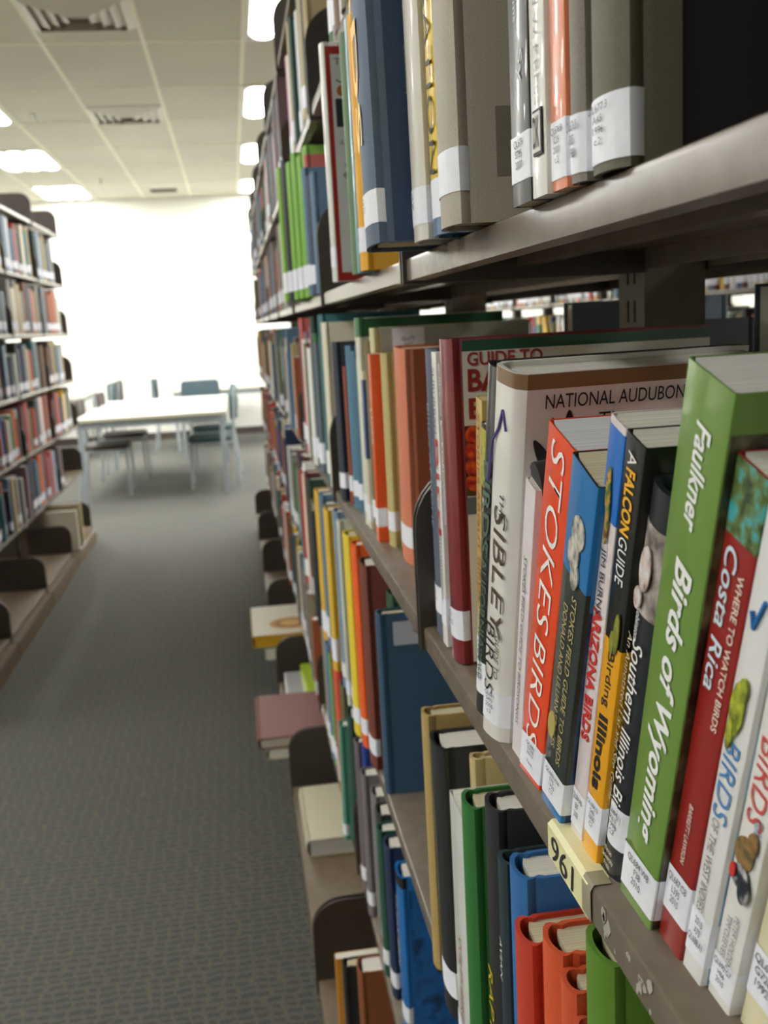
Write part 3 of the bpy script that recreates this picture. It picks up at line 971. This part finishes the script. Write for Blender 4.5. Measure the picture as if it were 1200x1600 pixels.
book('bright yellow cloth book on the low shelf', .15, 1.592, s3, .055, .337, .19, 0, (226, 202, 50), lab=(.05, .11, ''), group=G3)
book('vivid orange cloth book right of the yellow one', .156, 1.542, s3, .042, .332, .19, 0, (234, 96, 24), lab=(.05, .1, ''), page=PAGE_W, group=G3)
book('maroon brown leathery book right of the orange one', .16, 1.458, s3, .066, .318, .2, 0, (112, 52, 36), lab=(.06, .1, ''), page=PAGE_W, group=G3)
book('dark green cloth book with pale pages half hidden by the shelf above', .19, 1.408, s3, .04, .285, .17, 0, (44, 84, 56), group=G3)
def bluelab(o):
    b = MB()
    b.box(.022, .085, -.0012, -.0004, .222, .256)
    b.obj('cover_label', flat((200, 202, 214), .5), o, fix=False)
    lettering('cover_call_number', 'QL671\nA9', flat(INK), o, (.06, -.0016, .238), (1, 0, 0), PZ, .02, .014)
book('large blue cloth volume with a pale sticker on its front cover', .167, 1.372, s3, .03, .268, .225, 0, (46, 78, 106), 'hard', 'cloth', extra=bluelab, group=G3)
book('narrow gold tan book just inside the first bay', .158, .957, s3, .028, .28, .17, 0, (176, 150, 92), page=PAGE_C, group=G3)
book('narrow black green book between the gold tan and the black one', .166, .932, s3, .022, .255, .17, 0, (36, 46, 42), page=PAGE_W, group=G3)
book('thick black jacketed book with grey title and white foot sticker', .157, .872, s3, .056, .272, .21, -3, (28, 30, 34), 'hard', 'gloss', titles=[('THE AUDUBON SOCIETY', (90, 94, 100), .62, .15, .012, .5, 0, 0)], lab=(.028, .066, ''), page=PAGE_W, group=G3)
book('narrow straw book standing behind the white one', .183, .850, s3, .018, .275, .17, -1, (196, 176, 122), page=PAGE_C, group=G3)
book('white board book left of the bright green one', .158, .788, s3, .056, .256, .18, 1, (216, 220, 212), 'paper', 'gloss', titles=[('WILD BIRDS', (180, 120, 120), .3, .1, .012, .6, 0, 0)], page=PAGE_W, lab=(.012, .05, ''), group=G3)
book('bright green cloth book with cream pages', .154, .75, s3, .036, .284, .17, 1, (44, 112, 48), page=PAGE_C, lab=(.015, .06, ''), group=G3)
book('scuffed black book lettered RAPTORS in yellow', .164, .71, s3, .034, .3, .18, 1, (40, 40, 42), 'hard', 'cloth', titles=[('RAPTORS', (216, 190, 40), .34, .11, .014, .55, .1, 0)], page=PAGE_W, group=G3)
book('thin dark teal book left of the blue one', .163, .676, s3, .022, .276, .17, 1, (36, 54, 60), titles=[('AVIAN', W, .7, .035, .006, .5, .1, 0), ('ECOLOGY', W, .3, .06, .006, .5, .1, 0)], group=G3)
book('medium blue cloth book with white pages under the shelf label', .164, .635, s3, .037, .287, .2, 1, (46, 108, 170), page=PAGE_W, cover=[(.15, .1995, .001, .286, cloth((40, 130, 190)), 'cover_stripe')], titles=[('Ornithology', W, .3, .1, .006, .8, .3, 0)], group=G3)
book('brick red cloth book with cream pages', .156, .596, s3, .035, .263, .19, 1, (196, 62, 40), page=PAGE_C, cover=[(.016, .1895, .001, .262, cloth((150, 30, 26)), 'cover_board')], titles=[('BIRD LIFE', (60, 30, 24), .25, .07, .01, .6, 0, 0)], group=G3)
book('orange cloth book with black title, taller of the orange pair', .163, .553, s3, .036, .283, .17, 1, (214, 86, 44), page=PAGE_C, cover=[(.016, .1695, .001, .282, cloth((176, 62, 44)), 'cover_board')], titles=[('LIFE HISTORIES', (50, 34, 30), .4, .1, .008, .45, 0, .01)], group=G3)
book('shorter orange cloth book tucked beside the taller orange one', .164, .526, s3, .026, .276, .17, 1, (206, 84, 46), page=PAGE_C, titles=[('LIFE HISTORIES', (50, 34, 30), .42, .1, .008, .45, 0, .01)], group=G3)
book('torn orange red book with frayed spine head next to the green canvas one', .163, .503, s3, .023, .262, .16, 1, (208, 90, 58), page=PAGE_C, group=G3)
book('tall grass green canvas book at the front of the low shelf', .163, .462, s3, .04, .334, .22, .3, (88, 130, 34), page=PAGE_C, group=G3)

# --- low shelf near the floor, second bay
G4 = 'books on the shelf near the floor'
s4 = LEV['s4']
book('dark bottle green book leaning at the third bay, near the floor', .166, 1.93, s4, .06, .305, .17, 3, (34, 66, 54), page=PAGE_W, group=G4)
book('pale teal thin book leaning steeply against the bottle green one', .150, 2.006, s4, .03, .27, .17, 8, (88, 152, 132), lab=(.012, .055, ''), page=PAGE_W, group=G4)
book('dusty mauve cloth book at the far bracket near the floor', .165, 1.80, s4, .035, .30, .17, 0, (110, 98, 102), lab=(.03, .08, ''), page=PAGE_W, group=G4)
book('royal blue thin book behind the shelf edge near the floor', .175, 1.765, s4, .025, .31, .17, 0, (40, 66, 150), group=G4)
book('mauve grey cloth book with white page tops near the floor', .165, 1.71, s4, .04, .275, .17, 0, (116, 108, 110), lab=(.03, .07, ''), page=PAGE_W, group=G4)
book('grey jacketed book with a white top near the floor', .175, 1.645, s4, .05, .265, .18, 0, (120, 120, 116), page=PAGE_W, group=G4)
book('charcoal book with white pages near the floor', .175, 1.585, s4, .05, .26, .18, 0, (54, 52, 54), lab=(.02, .06, ''), page=PAGE_W, group=G4)
book('bottle green slim book left of the navy one near the floor', .168, 1.53, s4, .035, .26, .17, 0, (30, 80, 62), lab=(.03, .08, ''), page=PAGE_W, group=G4)
book('navy book with white page tops near the floor', .172, 1.47, s4, .045, .262, .17, 0, (30, 46, 78), lab=(.02, .07, ''), page=PAGE_W, group=G4)
book('bright blue book with black head band near the floor', .178, 1.385, s4, .05, .262, .19, 1, (24, 110, 186), 'hard', 'gloss', lab=(.018, .06, ''), page=PAGE_W, bands=[(.93, .999, flat((22, 22, 26)), 'spine_band')],
     cover=[(.014, .1895, .001, .24, photo((10, 60, 110), (24, 110, 186), (30, 90, 160), 30), 'cover_photo')], titles=[('OCEAN BIRDS', W, .6, .12, .012, .6, .1, 0)], group=G4)

# --- bottom shelf: upright and lying books
GB = 'books on the bottom shelf'
zb = LEV['base']
book('large russet book standing behind dark ones on the bottom shelf', .128, 1.60, zb, .05, .212, .24, 0, (132, 76, 40), 'hard', 'cloth', page=PAGE_W, group=GB)
book('black glossy book with a white streak left of the russet one', .105, 1.655, zb, .03, .19, .2, 0, (30, 36, 38), 'hard', 'gloss', titles=[('AMPHIBIANS', (200, 200, 200), .6, .12, .008, .5, 0, 0)], group=GB)
book('orange yellow edged slim book on the bottom shelf', .095, 1.69, zb, .02, .185, .2, 0, (222, 150, 50), 'paper', 'gloss', page=PAGE_W, group=GB)
book('cream cloth book lying flat alone on the bottom shelf', .082, 2.715, zb, .045, .31, .23, 0, (188, 182, 156), rx=PI / 2, page=(200, 196, 186), group=GB)
book('small dark green book at the bottom of the short lying pile', .03, 3.25, zb, .028, .22, .16, 0, (50, 70, 56), rx=PI / 2, lab=(.17, .21, ''), group=GB)
book('buff book in the middle of the short lying pile', .0, 3.27, zb + .029, .036, .31, .24, 0, (176, 168, 140), rx=PI / 2, page=PAGE_W, group=GB)
book('dusty maroon book lying on top of the short pile', -.022, 3.33, zb + .066, .034, .37, .3, 0, (122, 78, 72), rx=PI / 2, page=(206, 196, 176), group=GB)
book('grey white magazine binder lying under the lime one', .09, 3.66, zb, .062, .3, .25, 0, (170, 168, 172), rx=PI / 2, kind='paper', mat='gloss', page=PAGE_W, group=GB)
book('lime green paperback lying on the grey binder', .15, 3.65, zb + .063, .028, .31, .2, 0, (172, 200, 50), rx=PI / 2, kind='paper', mat='gloss', page=PAGE_W, group=GB)
book('white and green folio lying below the yellow edged book', .02, 4.42, zb, .055, .42, .26, 0, (120, 134, 106), rx=PI / 2, page=PAGE_W, group=GB)
def shell(o):
    b = MB()
    for k, (c, s) in enumerate((((196, 150, 84), 1), ((168, 120, 70), .75), ((214, 170, 100), .5))):
        b = MB()
        b.prism([(.165 + .09 * s * math.cos(2 * PI * q / 24), .15 + .085 * s * math.sin(2 * PI * q / 24)) for q in range(24)], -.0006 - .0006 * k - .0006, -.0006 - .0006 * k, 'y')
        b.obj('shell_print', flat(c), o)
book('white topped book with yellow edges and a shell picture lying on the bottom shelf', -.018, 4.45, zb + .056, .048, .44, .29, 0, (214, 164, 30), 'hard', 'gloss', rx=PI / 2, group=GB, page=(214, 164, 30),
     cover=[(.004, .2895, .002, .438, flat((222, 216, 196), .5), 'cover_print')], extra=shell)

# ------------------------------------------------------------------ books seen small: one mesh each
PAL = {'black': (34, 34, 38), 'navy': (34, 46, 78), 'dark green': (34, 64, 52), 'green': (56, 108, 64), 'lime green': (122, 176, 60), 'olive': (104, 100, 64),
       'maroon': (104, 40, 44), 'red': (172, 46, 40), 'orange': (214, 98, 40), 'yellow': (220, 178, 56), 'tan': (184, 164, 120), 'cream': (222, 214, 190),
       'white': (228, 228, 224), 'grey': (142, 140, 136), 'slate': (92, 104, 116), 'steel blue': (88, 120, 146), 'blue': (44, 90, 160), 'teal': (46, 110, 116),
       'brown': (110, 76, 52), 'mauve': (120, 98, 104), 'rose': (186, 92, 88), 'pink': (206, 110, 160), 'pale blue': (156, 176, 196), 'rust': (168, 88, 54)}

def mini(label, X, y, z, t, h, D, colour, flip=False, lab=True, group=None, lean=0):
    b = MB()
    outer, bt = add_cover(b, t, h, D, 'hard', 0)
    add_pages(b, t, h, D, 'hard', bt, 1)
    if lab:
        add_label(b, t, .02, .02 + min(.045, h * .16), 'hard', D, .01, 2, .0005)
    me = b.mesh('book', [cloth(PAL[colour]), paper(PAGE_W), flat(LABEL_W, .45)], fix=False)
    o = put('book', me, None, (X, y + (t if flip else 0), z))
    o.rotation_euler = (RAD(lean), 0, PI if flip else 0)
    return tag(o, label, 'book', group)

def fill(rnd, colours, X, y0, y1, z, gap, where, group, flip=False, lab=.75, tmin=.03, tmax=.06, jut=.007, from_near=True, end='near'):
    """a packed run of books between y0 and y1; colours listed from the near end"""
    ws = [rnd.uniform(tmin, tmax) for _ in colours]
    k = (y1 - y0) / sum(ws)
    ws = [v * min(k, 1) for v in ws]
    y = y0
    for i, (c, t) in enumerate(zip(colours, ws)):
        h = min(gap - .03, rnd.uniform(.72, .95) * gap)
        D = rnd.uniform(.15, .2)
        j = rnd.uniform(-jut, jut * .6)
        x = X - j if flip else X + j
        n = i if end == 'near' else len(colours) - 1 - i
        size = 'slim' if t < .038 else ('thick' if t > .056 else 'plain')
        mini(f'{size} {c} book, {ordn[n]} from the {end} end, {where}', x, y + .0006, z + .0005, t - .0012, h, D, c, flip, rnd.random() < lab, group)
        y += t

R = random.Random(11)
XS = .172
GFAR = 'books in the next bays of the near bookcase'
y1a, y1b = 1.913 + .012, 2.828 - .01
fill(R, 'mauve white brown black tan cream slate olive white brown grey green blue'.split(), XS, 1.02, 1.90, LEV['t1'], .31, 'high shelf of the second bay', GFAR)
fill(R, ['tan', 'black', 'olive', 'tan', 'green', 'steel blue', 'pale blue', 'white', 'teal', 'dark green', 'steel blue', 'tan', 'teal', 'dark green', 'white', 'pink', 'yellow'], XS, y1a, y1b, LEV['t1'], .31, 'high shelf of the third bay', GFAR)
fill(R, ['steel blue', 'navy', 'steel blue', 'rose'], .162, y1a + .03, 2.11, LEV['t0'], .3, 'upper shelf before the lime run', GFAR, tmin=.04, jut=.008)
for i in range(6):       # each stands a little further out than the one before it
    lb = 'black book among the lime green run on the upper shelf' if i == 4 else f'lime green book, {ordn[i]} of the run on the upper shelf from the near end'
    mini(lb, .1655 - .0075 * i, 2.113 + .066 * i, LEV['t0'] + .0005, .064, .29 + .004 * i - .012 * (i % 2), .18, 'black' if i == 4 else 'lime green', False, True, GFAR)
fill(R, ['white', 'dark green', 'grey', 'rust', 'slate', 'white'], .156, 2.545, y1b, LEV['t0'], .3, 'upper shelf past the lime run', GFAR, tmin=.04, jut=.01)
fill(R, ['cream', 'teal', 'dark green', 'olive', 'slate', 'green', 'dark green', 'white', 'pink', 'olive', 'white', 'mauve', 'rose', 'dark green', 'black'], XS - .004, y1a, y1b, LEV['zm'], .355, 'eye level shelf of the third bay', GFAR, tmin=.04, jut=.01)
fill(R, ['yellow', 'blue', 'slate', 'steel blue', 'yellow', 'black', 'black', 'grey', 'olive', 'dark green', 'maroon', 'maroon', 'cream', 'white', 'red', 'teal'], .148, y1a, y1b, LEV['s3'], .355, 'low shelf of the third bay', GFAR, tmin=.04, jut=.008)
fill(R, ['olive', 'red', 'orange', 'slate', 'black', 'maroon', 'lime green', 'steel blue', 'cream', 'grey', 'olive', 'tan'], XS, y1a + .17, y1b, LEV['s4'], .37, 'floor level shelf, third bay', GFAR, jut=.01)

GL = 'books in the bookcase across the aisle'
LP = {'t1': ['slate', 'pale blue', 'white', 'steel blue', 'red', 'grey', 'black', 'cream', 'teal', 'tan'],
      't0': ['grey', 'cream', 'grey', 'tan', 'grey', 'brown', 'slate', 'rose', 'tan', 'grey'],
      'zm': ['black', 'slate', 'navy', 'grey', 'tan', 'red', 'teal', 'grey', 'black', 'brown'],
      's3': ['maroon', 'rose', 'olive', 'red', 'dark green', 'mauve', 'white', 'orange', 'black', 'rust'],
      's4': ['navy', 'black', 'steel blue', 'olive', 'orange', 'slate', 'red', 'mauve', 'rose', 'pale blue']}
LE = {'t1': ['dark green', 'black', 'pale blue', 'grey', 'tan', 'dark green', 'slate', 'grey'],
      't0': ['black', 'slate', 'grey', 'maroon', 'rust', 'rust', 'orange', 'grey', 'cream'],
      'zm': ['brown', 'black', 'brown', 'tan', 'olive', 'slate', 'pale blue', 'tan'],
      's3': ['maroon', 'maroon', 'rose', 'black', 'slate', 'yellow', 'white', 'olive', 'grey'],
      's4': ['black', 'mauve']}
WHL = {'t1': 'second shelf down', 't0': 'third shelf down', 'zm': 'fourth shelf down', 's3': 'fifth shelf down', 's4': 'sixth shelf down'}
gaps = {'t1': .31, 't0': .31, 'zm': .305, 's3': .3, 's4': .31}
for k in LP:
    fill(R, LP[k], XL - .006, 7.45 - 2 * PITCH + .02, 7.45 - PITCH - .05, LEVL[k], gaps[k], f'{WHL[k]}, second bay across', GL, True, tmin=.06, tmax=.1, end='far')
    n = len(LE[k])
    fill(R, LE[k], XL - .006, 7.45 - PITCH + .02, 7.45 - PITCH + .02 + min(.72, n * .085), LEVL[k], gaps[k], f'{WHL[k]}, end bay across', GL, True, tmin=.06, tmax=.1)
for i, (c, y, h) in enumerate((('cream', 6.62, .25), ('black', 6.70, .24), ('tan', 6.80, .26))):
    mini(f'{c} oversize book on the bottom shelf, end bay across the aisle', XL + .06, y, LEVL['base'], .05, h, .2, c, True, False, GL)

# the far side of the near bookcase: tops show through the gap over the bird guides
GO = 'books on the far side of the near bookcase'
for (lab_, y, t, h, D, c) in (('grey blue cover standing on the far side beyond the green Wyoming guide', .93, .04, .322, .2, 'slate'), ('low black book with a clasp on the far side beyond the green guide', .86, .05, .262, .16, 'black'),
                              ('slate grey cover on the far side left of the steel post', 1.42, .04, .318, .235, 'slate'), ('low black book on the far side left of the steel post', 1.34, .04, .285, .15, 'black'),
                              ('olive book on the far side behind the tall ivory atlas', 1.62, .05, .25, .16, 'olive')):
    mini(lab_, .709, y, zm, t, h, D, c, True, False, GO)
# next aisle to the right: a sunny strip of spines seen through the same gap
fill(R, [R.choice(['green', 'white', 'blue', 'orange', 'red', 'cream', 'yellow', 'steel blue', 'white', 'dark green', 'maroon', 'tan']) for _ in range(18)], XR + .012, 3.75, 4.6, LEV['t0'], .3, 'shelf of next aisle', 'books of the next aisle', jut=.006, tmin=.04)

# every other book of the farther bays, far too many to tell apart
SB, SC = MB(), []
def packed(X, y0, y1, z, gap, flip, rnd, tones):
    y = y0
    while y < y1 - .05:
        t = rnd.uniform(.028, .06)
        h = rnd.uniform(.68, .95) * (gap - .02)
        j = rnd.uniform(-.012, .016)
        D = .19
        c = lin(PAL[rnd.choice(tones)])
        x0, x1 = (X + j - D, X + j) if flip else (X + j, X + j + D)
        n0 = len(SB.f)
        SB.box(x0, x1, y + .0005, y + t - .0005, z, z + h)
        SC.extend([c] * (len(SB.f) - n0))
        n0 = len(SB.f)
        SB.box(x0 + .006, x1 - .006, y + .003, y + t - .003, z + h - .002, z + h + .0006)
        SC.extend([lin(PAGE_W)] * (len(SB.f) - n0))
        if rnd.random() < .7:
            n0 = len(SB.f)
            e = .0008
            xa, xb = (x1 - .01, x1 + e) if flip else (x0 - e, x0 + .01)
            SB.box(xa, xb, y - .0002, y + t + .0002, z + .02, z + .06)
            SC.extend([lin(LABEL_W)] * (len(SB.f) - n0))
        y += t
tones = ['black', 'navy', 'dark green', 'green', 'olive', 'maroon', 'red', 'orange', 'yellow', 'tan', 'cream', 'white', 'grey', 'slate', 'steel blue', 'blue', 'teal', 'brown', 'mauve', 'rose', 'rust', 'black', 'grey', 'slate']
for k in range(2, 7):
    ya = J0 + PITCH * k
    for lv, g in (('t1', .29), ('t0', .3), ('zm', .34), ('s3', .34), ('s4', .37)):
        packed(.171, ya + .012, ya + PITCH - (.02 if k < 6 else .1), LEV[lv], g, False, R, tones)
for k in range(0, 6):
    ya = 8.3 - PITCH * (k + 1)
    for lv, g in (('t0', .3), ('zm', .34)):
        if lv == 't0' and ya + PITCH > 3.7 and ya < 4.6:
            continue
        packed(XR + .006, ya + .012, ya + PITCH - .02, LEV[lv], g, False, R, tones + ['white', 'cream', 'yellow'])
for k in (2, 3):
    for lv, g in gaps.items():
        y0 = 7.45 - PITCH * (k + 1)
        packed(XL - .006, y0 + .02, y0 + PITCH - .03, LEVL[lv], g, True, R, tones)
me = SB.mesh('books', flat((128, 128, 128)), smooth=False)
m, t_, b_ = base_mat('packed_spines', (128, 128, 128), .5)
at = N(t_, 'ShaderNodeAttribute', attribute_name='tone')
t_.links.new(at.outputs['Color'], b_.inputs['Base Color'])
me.materials.clear()
me.materials.append(m)
ca = me.color_attributes.new('tone', 'FLOAT_COLOR', 'CORNER')
for p, c in zip(me.polygons, SC):
    for li in p.loop_indices:
        ca.data[li].color = (*c, 1)
so = put('books', me)
tag(so, 'tightly packed books of many colours in the farther bookcase bays', 'books', kind='stuff')

# ------------------------------------------------------------------ label on the shelf edge, worn tape
t = thing('shelf_label', 'cream shelf edge label reading 961, taped under the Illinois guides', 'label', (XF, .533, zm))
b = MB()
prof = [(.012, .0006), (.002, .0006), (-.0009, -.002), (-.0009, -.0225), (-.0004, -.0225), (-.0004, -.002), (.002, .0002), (.012, .0002)]
b.prism(prof, -.036, .036, 'y')
b.obj('card', flat((226, 220, 170), .5), t)
lettering('number', '961', flat((34, 34, 40)), t, (-.0014, .007, -.0125), (0, -1, 0), PZ, .042, .0165, .1)
b = MB()
b.prism([(.011, .0008), (.001, .0008), (-.0012, -.003), (-.0012, -.021), (-.0010, -.021), (-.0010, -.003), (.001, .0007), (.011, .0007)], -.042, -.028, 'y')
b.obj('tape', flat((150, 142, 118), .3), t)
rr = random.Random(4)
b = MB()
for k in range(16):
    y, zc, q = rr.uniform(-.075, -.005), rr.uniform(-.018, -.004), rr.uniform(.0012, .004)
    pts = [(y + q * rr.uniform(.5, 1.1) * math.cos(a * PI / 4), zc + q * 1.3 * rr.uniform(.4, 1.1) * math.sin(a * PI / 4)) for a in range(8)]
    b.prism(pts, -.0006, -.0001, 'x')
o = b.obj('label_residue', flat((170, 164, 150), .6), None, (XF, .485, zm))
tag(o, 'torn whitish remains of an old sticker on the shelf edge', 'residue')

# ------------------------------------------------------------------ reading tables and chairs
M_TOP = gloss((226, 226, 218))
M_EDGE = flat((206, 202, 178), .5)
M_CHROME = metal_paint('satin_steel', (158, 166, 172), .28)

def table(x0, x1, y0, y1, label):
    t = thing('reading_table', label, 'table', ((x0 + x1) / 2, (y0 + y1) / 2, 0), group='white reading tables')
    a, c = (x1 - x0) / 2, (y1 - y0) / 2
    b = MB()
    b.box(-a, a, -c, c, .715, .74)
    b.obj('table_top', M_TOP, t, bevel=.003)
    b = MB()
    for (p, q, r, s) in ((-a - .004, -a, -c, c), (a, a + .004, -c, c), (-a - .004, a + .004, -c - .004, -c), (-a - .004, a + .004, c, c + .004)):
        b.box(p, q, r, s, .713, .741)
    b.obj('edge_band', M_EDGE, t)
    b = MB()
    for (p, q, r, s) in ((-a + .03, a - .03, -c + .025, -c + .05), (-a + .03, a - .03, c - .05, c - .025), (-a + .025, -a + .05, -c + .03, c - .03), (a - .05, a - .025, -c + .03, c - .03)):
        b.box(p, q, r, s, .655, .714)
    b.obj('apron', M_CHROME, t)
    for sx in (-1, 1):
        for sy in (-1, 1):
            b = MB()
            b.box(sx * (a - .035) - .02, sx * (a - .035) + .02, sy * (c - .035) - .02, sy * (c - .035) + .02, 0, .715)
            b.obj('leg', M_CHROME, t, bevel=.004)
    return t
table(-1.388, -.116, 9.08, 11.45, 'long white reading table with steel legs, nearest to the aisle')
table(-.78, .55, 12.75, 14.05, 'white reading table against the far wall, beyond the long table')
table(-3.1, -1.82, 12.7, 14.0, 'white reading table behind the bookcase across the aisle')

proto = {}
def chair(x, y, a, tone, label):
    """stacking chair facing +x at a = 0"""
    t = thing('stacking_chair', label, 'chair', (x, y, 0), (0, 0, a), 'reading room chairs')
    if tone not in proto:
        rgb = {'brown': (64, 52, 48), 'slate': (74, 92, 100), 'teal': (52, 78, 82)}[tone]
        mv = metal_paint('vinyl', rgb, .5)
        P = []
        b = MB()
        pts = []
        for k in range(24):
            q = 2 * PI * k / 24
            cx, cy = math.cos(q), math.sin(q)
            pts.append((.22 * math.copysign(abs(cx) ** .45, cx), .225 * math.copysign(abs(cy) ** .45, cy)))
        b.prism(pts, .425, .465, 'z')
        P.append(('seat', b.mesh('seat', mv, fix=True), .01))
        b = MB()             # bowed back pad
        nu, nv = 14, 8
        def pad(u, v, f):
            yy, zz = .225 * u, .745 + .13 * v
            edge = 1 - max(0, (abs(u) ** 6 + abs(v) ** 6) / 2) * .5
            yy *= 1 - .12 * max(0, abs(v) - .7) / .3
            return (-.25 + .055 * u * u + f * .014 * edge, yy, zz)
        idx = {}
        for f in (-1, 1):
            for i in range(nu + 1):
                for j in range(nv + 1):
                    idx[f, i, j] = len(b.v)
                    b.v.append(pad(-1 + 2 * i / nu, -1 + 2 * j / nv, f))
        for i in range(nu):
            for j in range(nv):
                for f in (-1, 1):
                    b.f.append((idx[f, i, j], idx[f, i + 1, j], idx[f, i + 1, j + 1], idx[f, i, j + 1]))
                    b.m.append(0)
        for i in range(nu):
            for j in (0, nv):
                b.f.append((idx[-1, i, j], idx[-1, i + 1, j], idx[1, i + 1, j], idx[1, i, j]))
                b.m.append(0)
        for j in range(nv):
            for i in (0, nu):
                b.f.append((idx[-1, i, j], idx[-1, i, j + 1], idx[1, i, j + 1], idx[1, i, j]))
                b.m.append(0)
        P.append(('backrest', b.mesh('backrest', mv, fix=True), .008))
        for sy in (-1, 1):
            b = MB()
            b.tube([(.2, sy * .215, 0), (.19, sy * .215, .42)], .011, 8)
            P.append(('leg', b.mesh('leg', M_CHROME, fix=True), 0))
            b = MB()
            b.tube([(-.24, sy * .215, 0), (-.2, sy * .215, .42), (-.235, sy * .2, .86)], .011, 8)
            P.append(('leg', b.mesh('leg', M_CHROME, fix=True), 0))
        b = MB()
        b.tube([(.195, -.215, .415), (.195, .215, .415)], .01, 8)
        b.tube([(-.2, -.215, .415), (-.2, .215, .415)], .01, 8)
        for sy in (-1, 1):
            b.tube([(.195, sy * .215, .415), (-.2, sy * .215, .415)], .01, 8)
        P.append(('seat_frame', b.mesh('seat_frame', M_CHROME, fix=True), 0))
        proto[tone] = P
    for n, me, bv in proto[tone]:
        put(n, me, t, (0, 0, 0), bv)
    return t
chair(-1.22, 9.72, 0, 'brown', 'brown chair tucked under the near left side of the long table')
chair(-1.16, 10.75, 0, 'brown', 'brown chair tucked under the far left side of the long table')
chair(-.27, 9.78, PI, 'teal', 'teal chair tucked under the near right side of the long table')
chair(-.26, 10.85, PI, 'teal', 'teal chair tucked under the far right side of the long table')
chair(-.42, 12.05, -PI / 2, 'slate', 'slate blue chair whose back shows over the far end of the long table')
chair(-.8, 13.3, 0, 'teal', 'teal chair at the left end of the table against the far wall')
chair(-1.72, 12.95, PI, 'teal', 'teal chair at the right end of the table behind the bookcase')
chair(-1.70, 13.6, PI, 'brown', 'brown chair at the right end of the table behind the bookcase, by the wall')
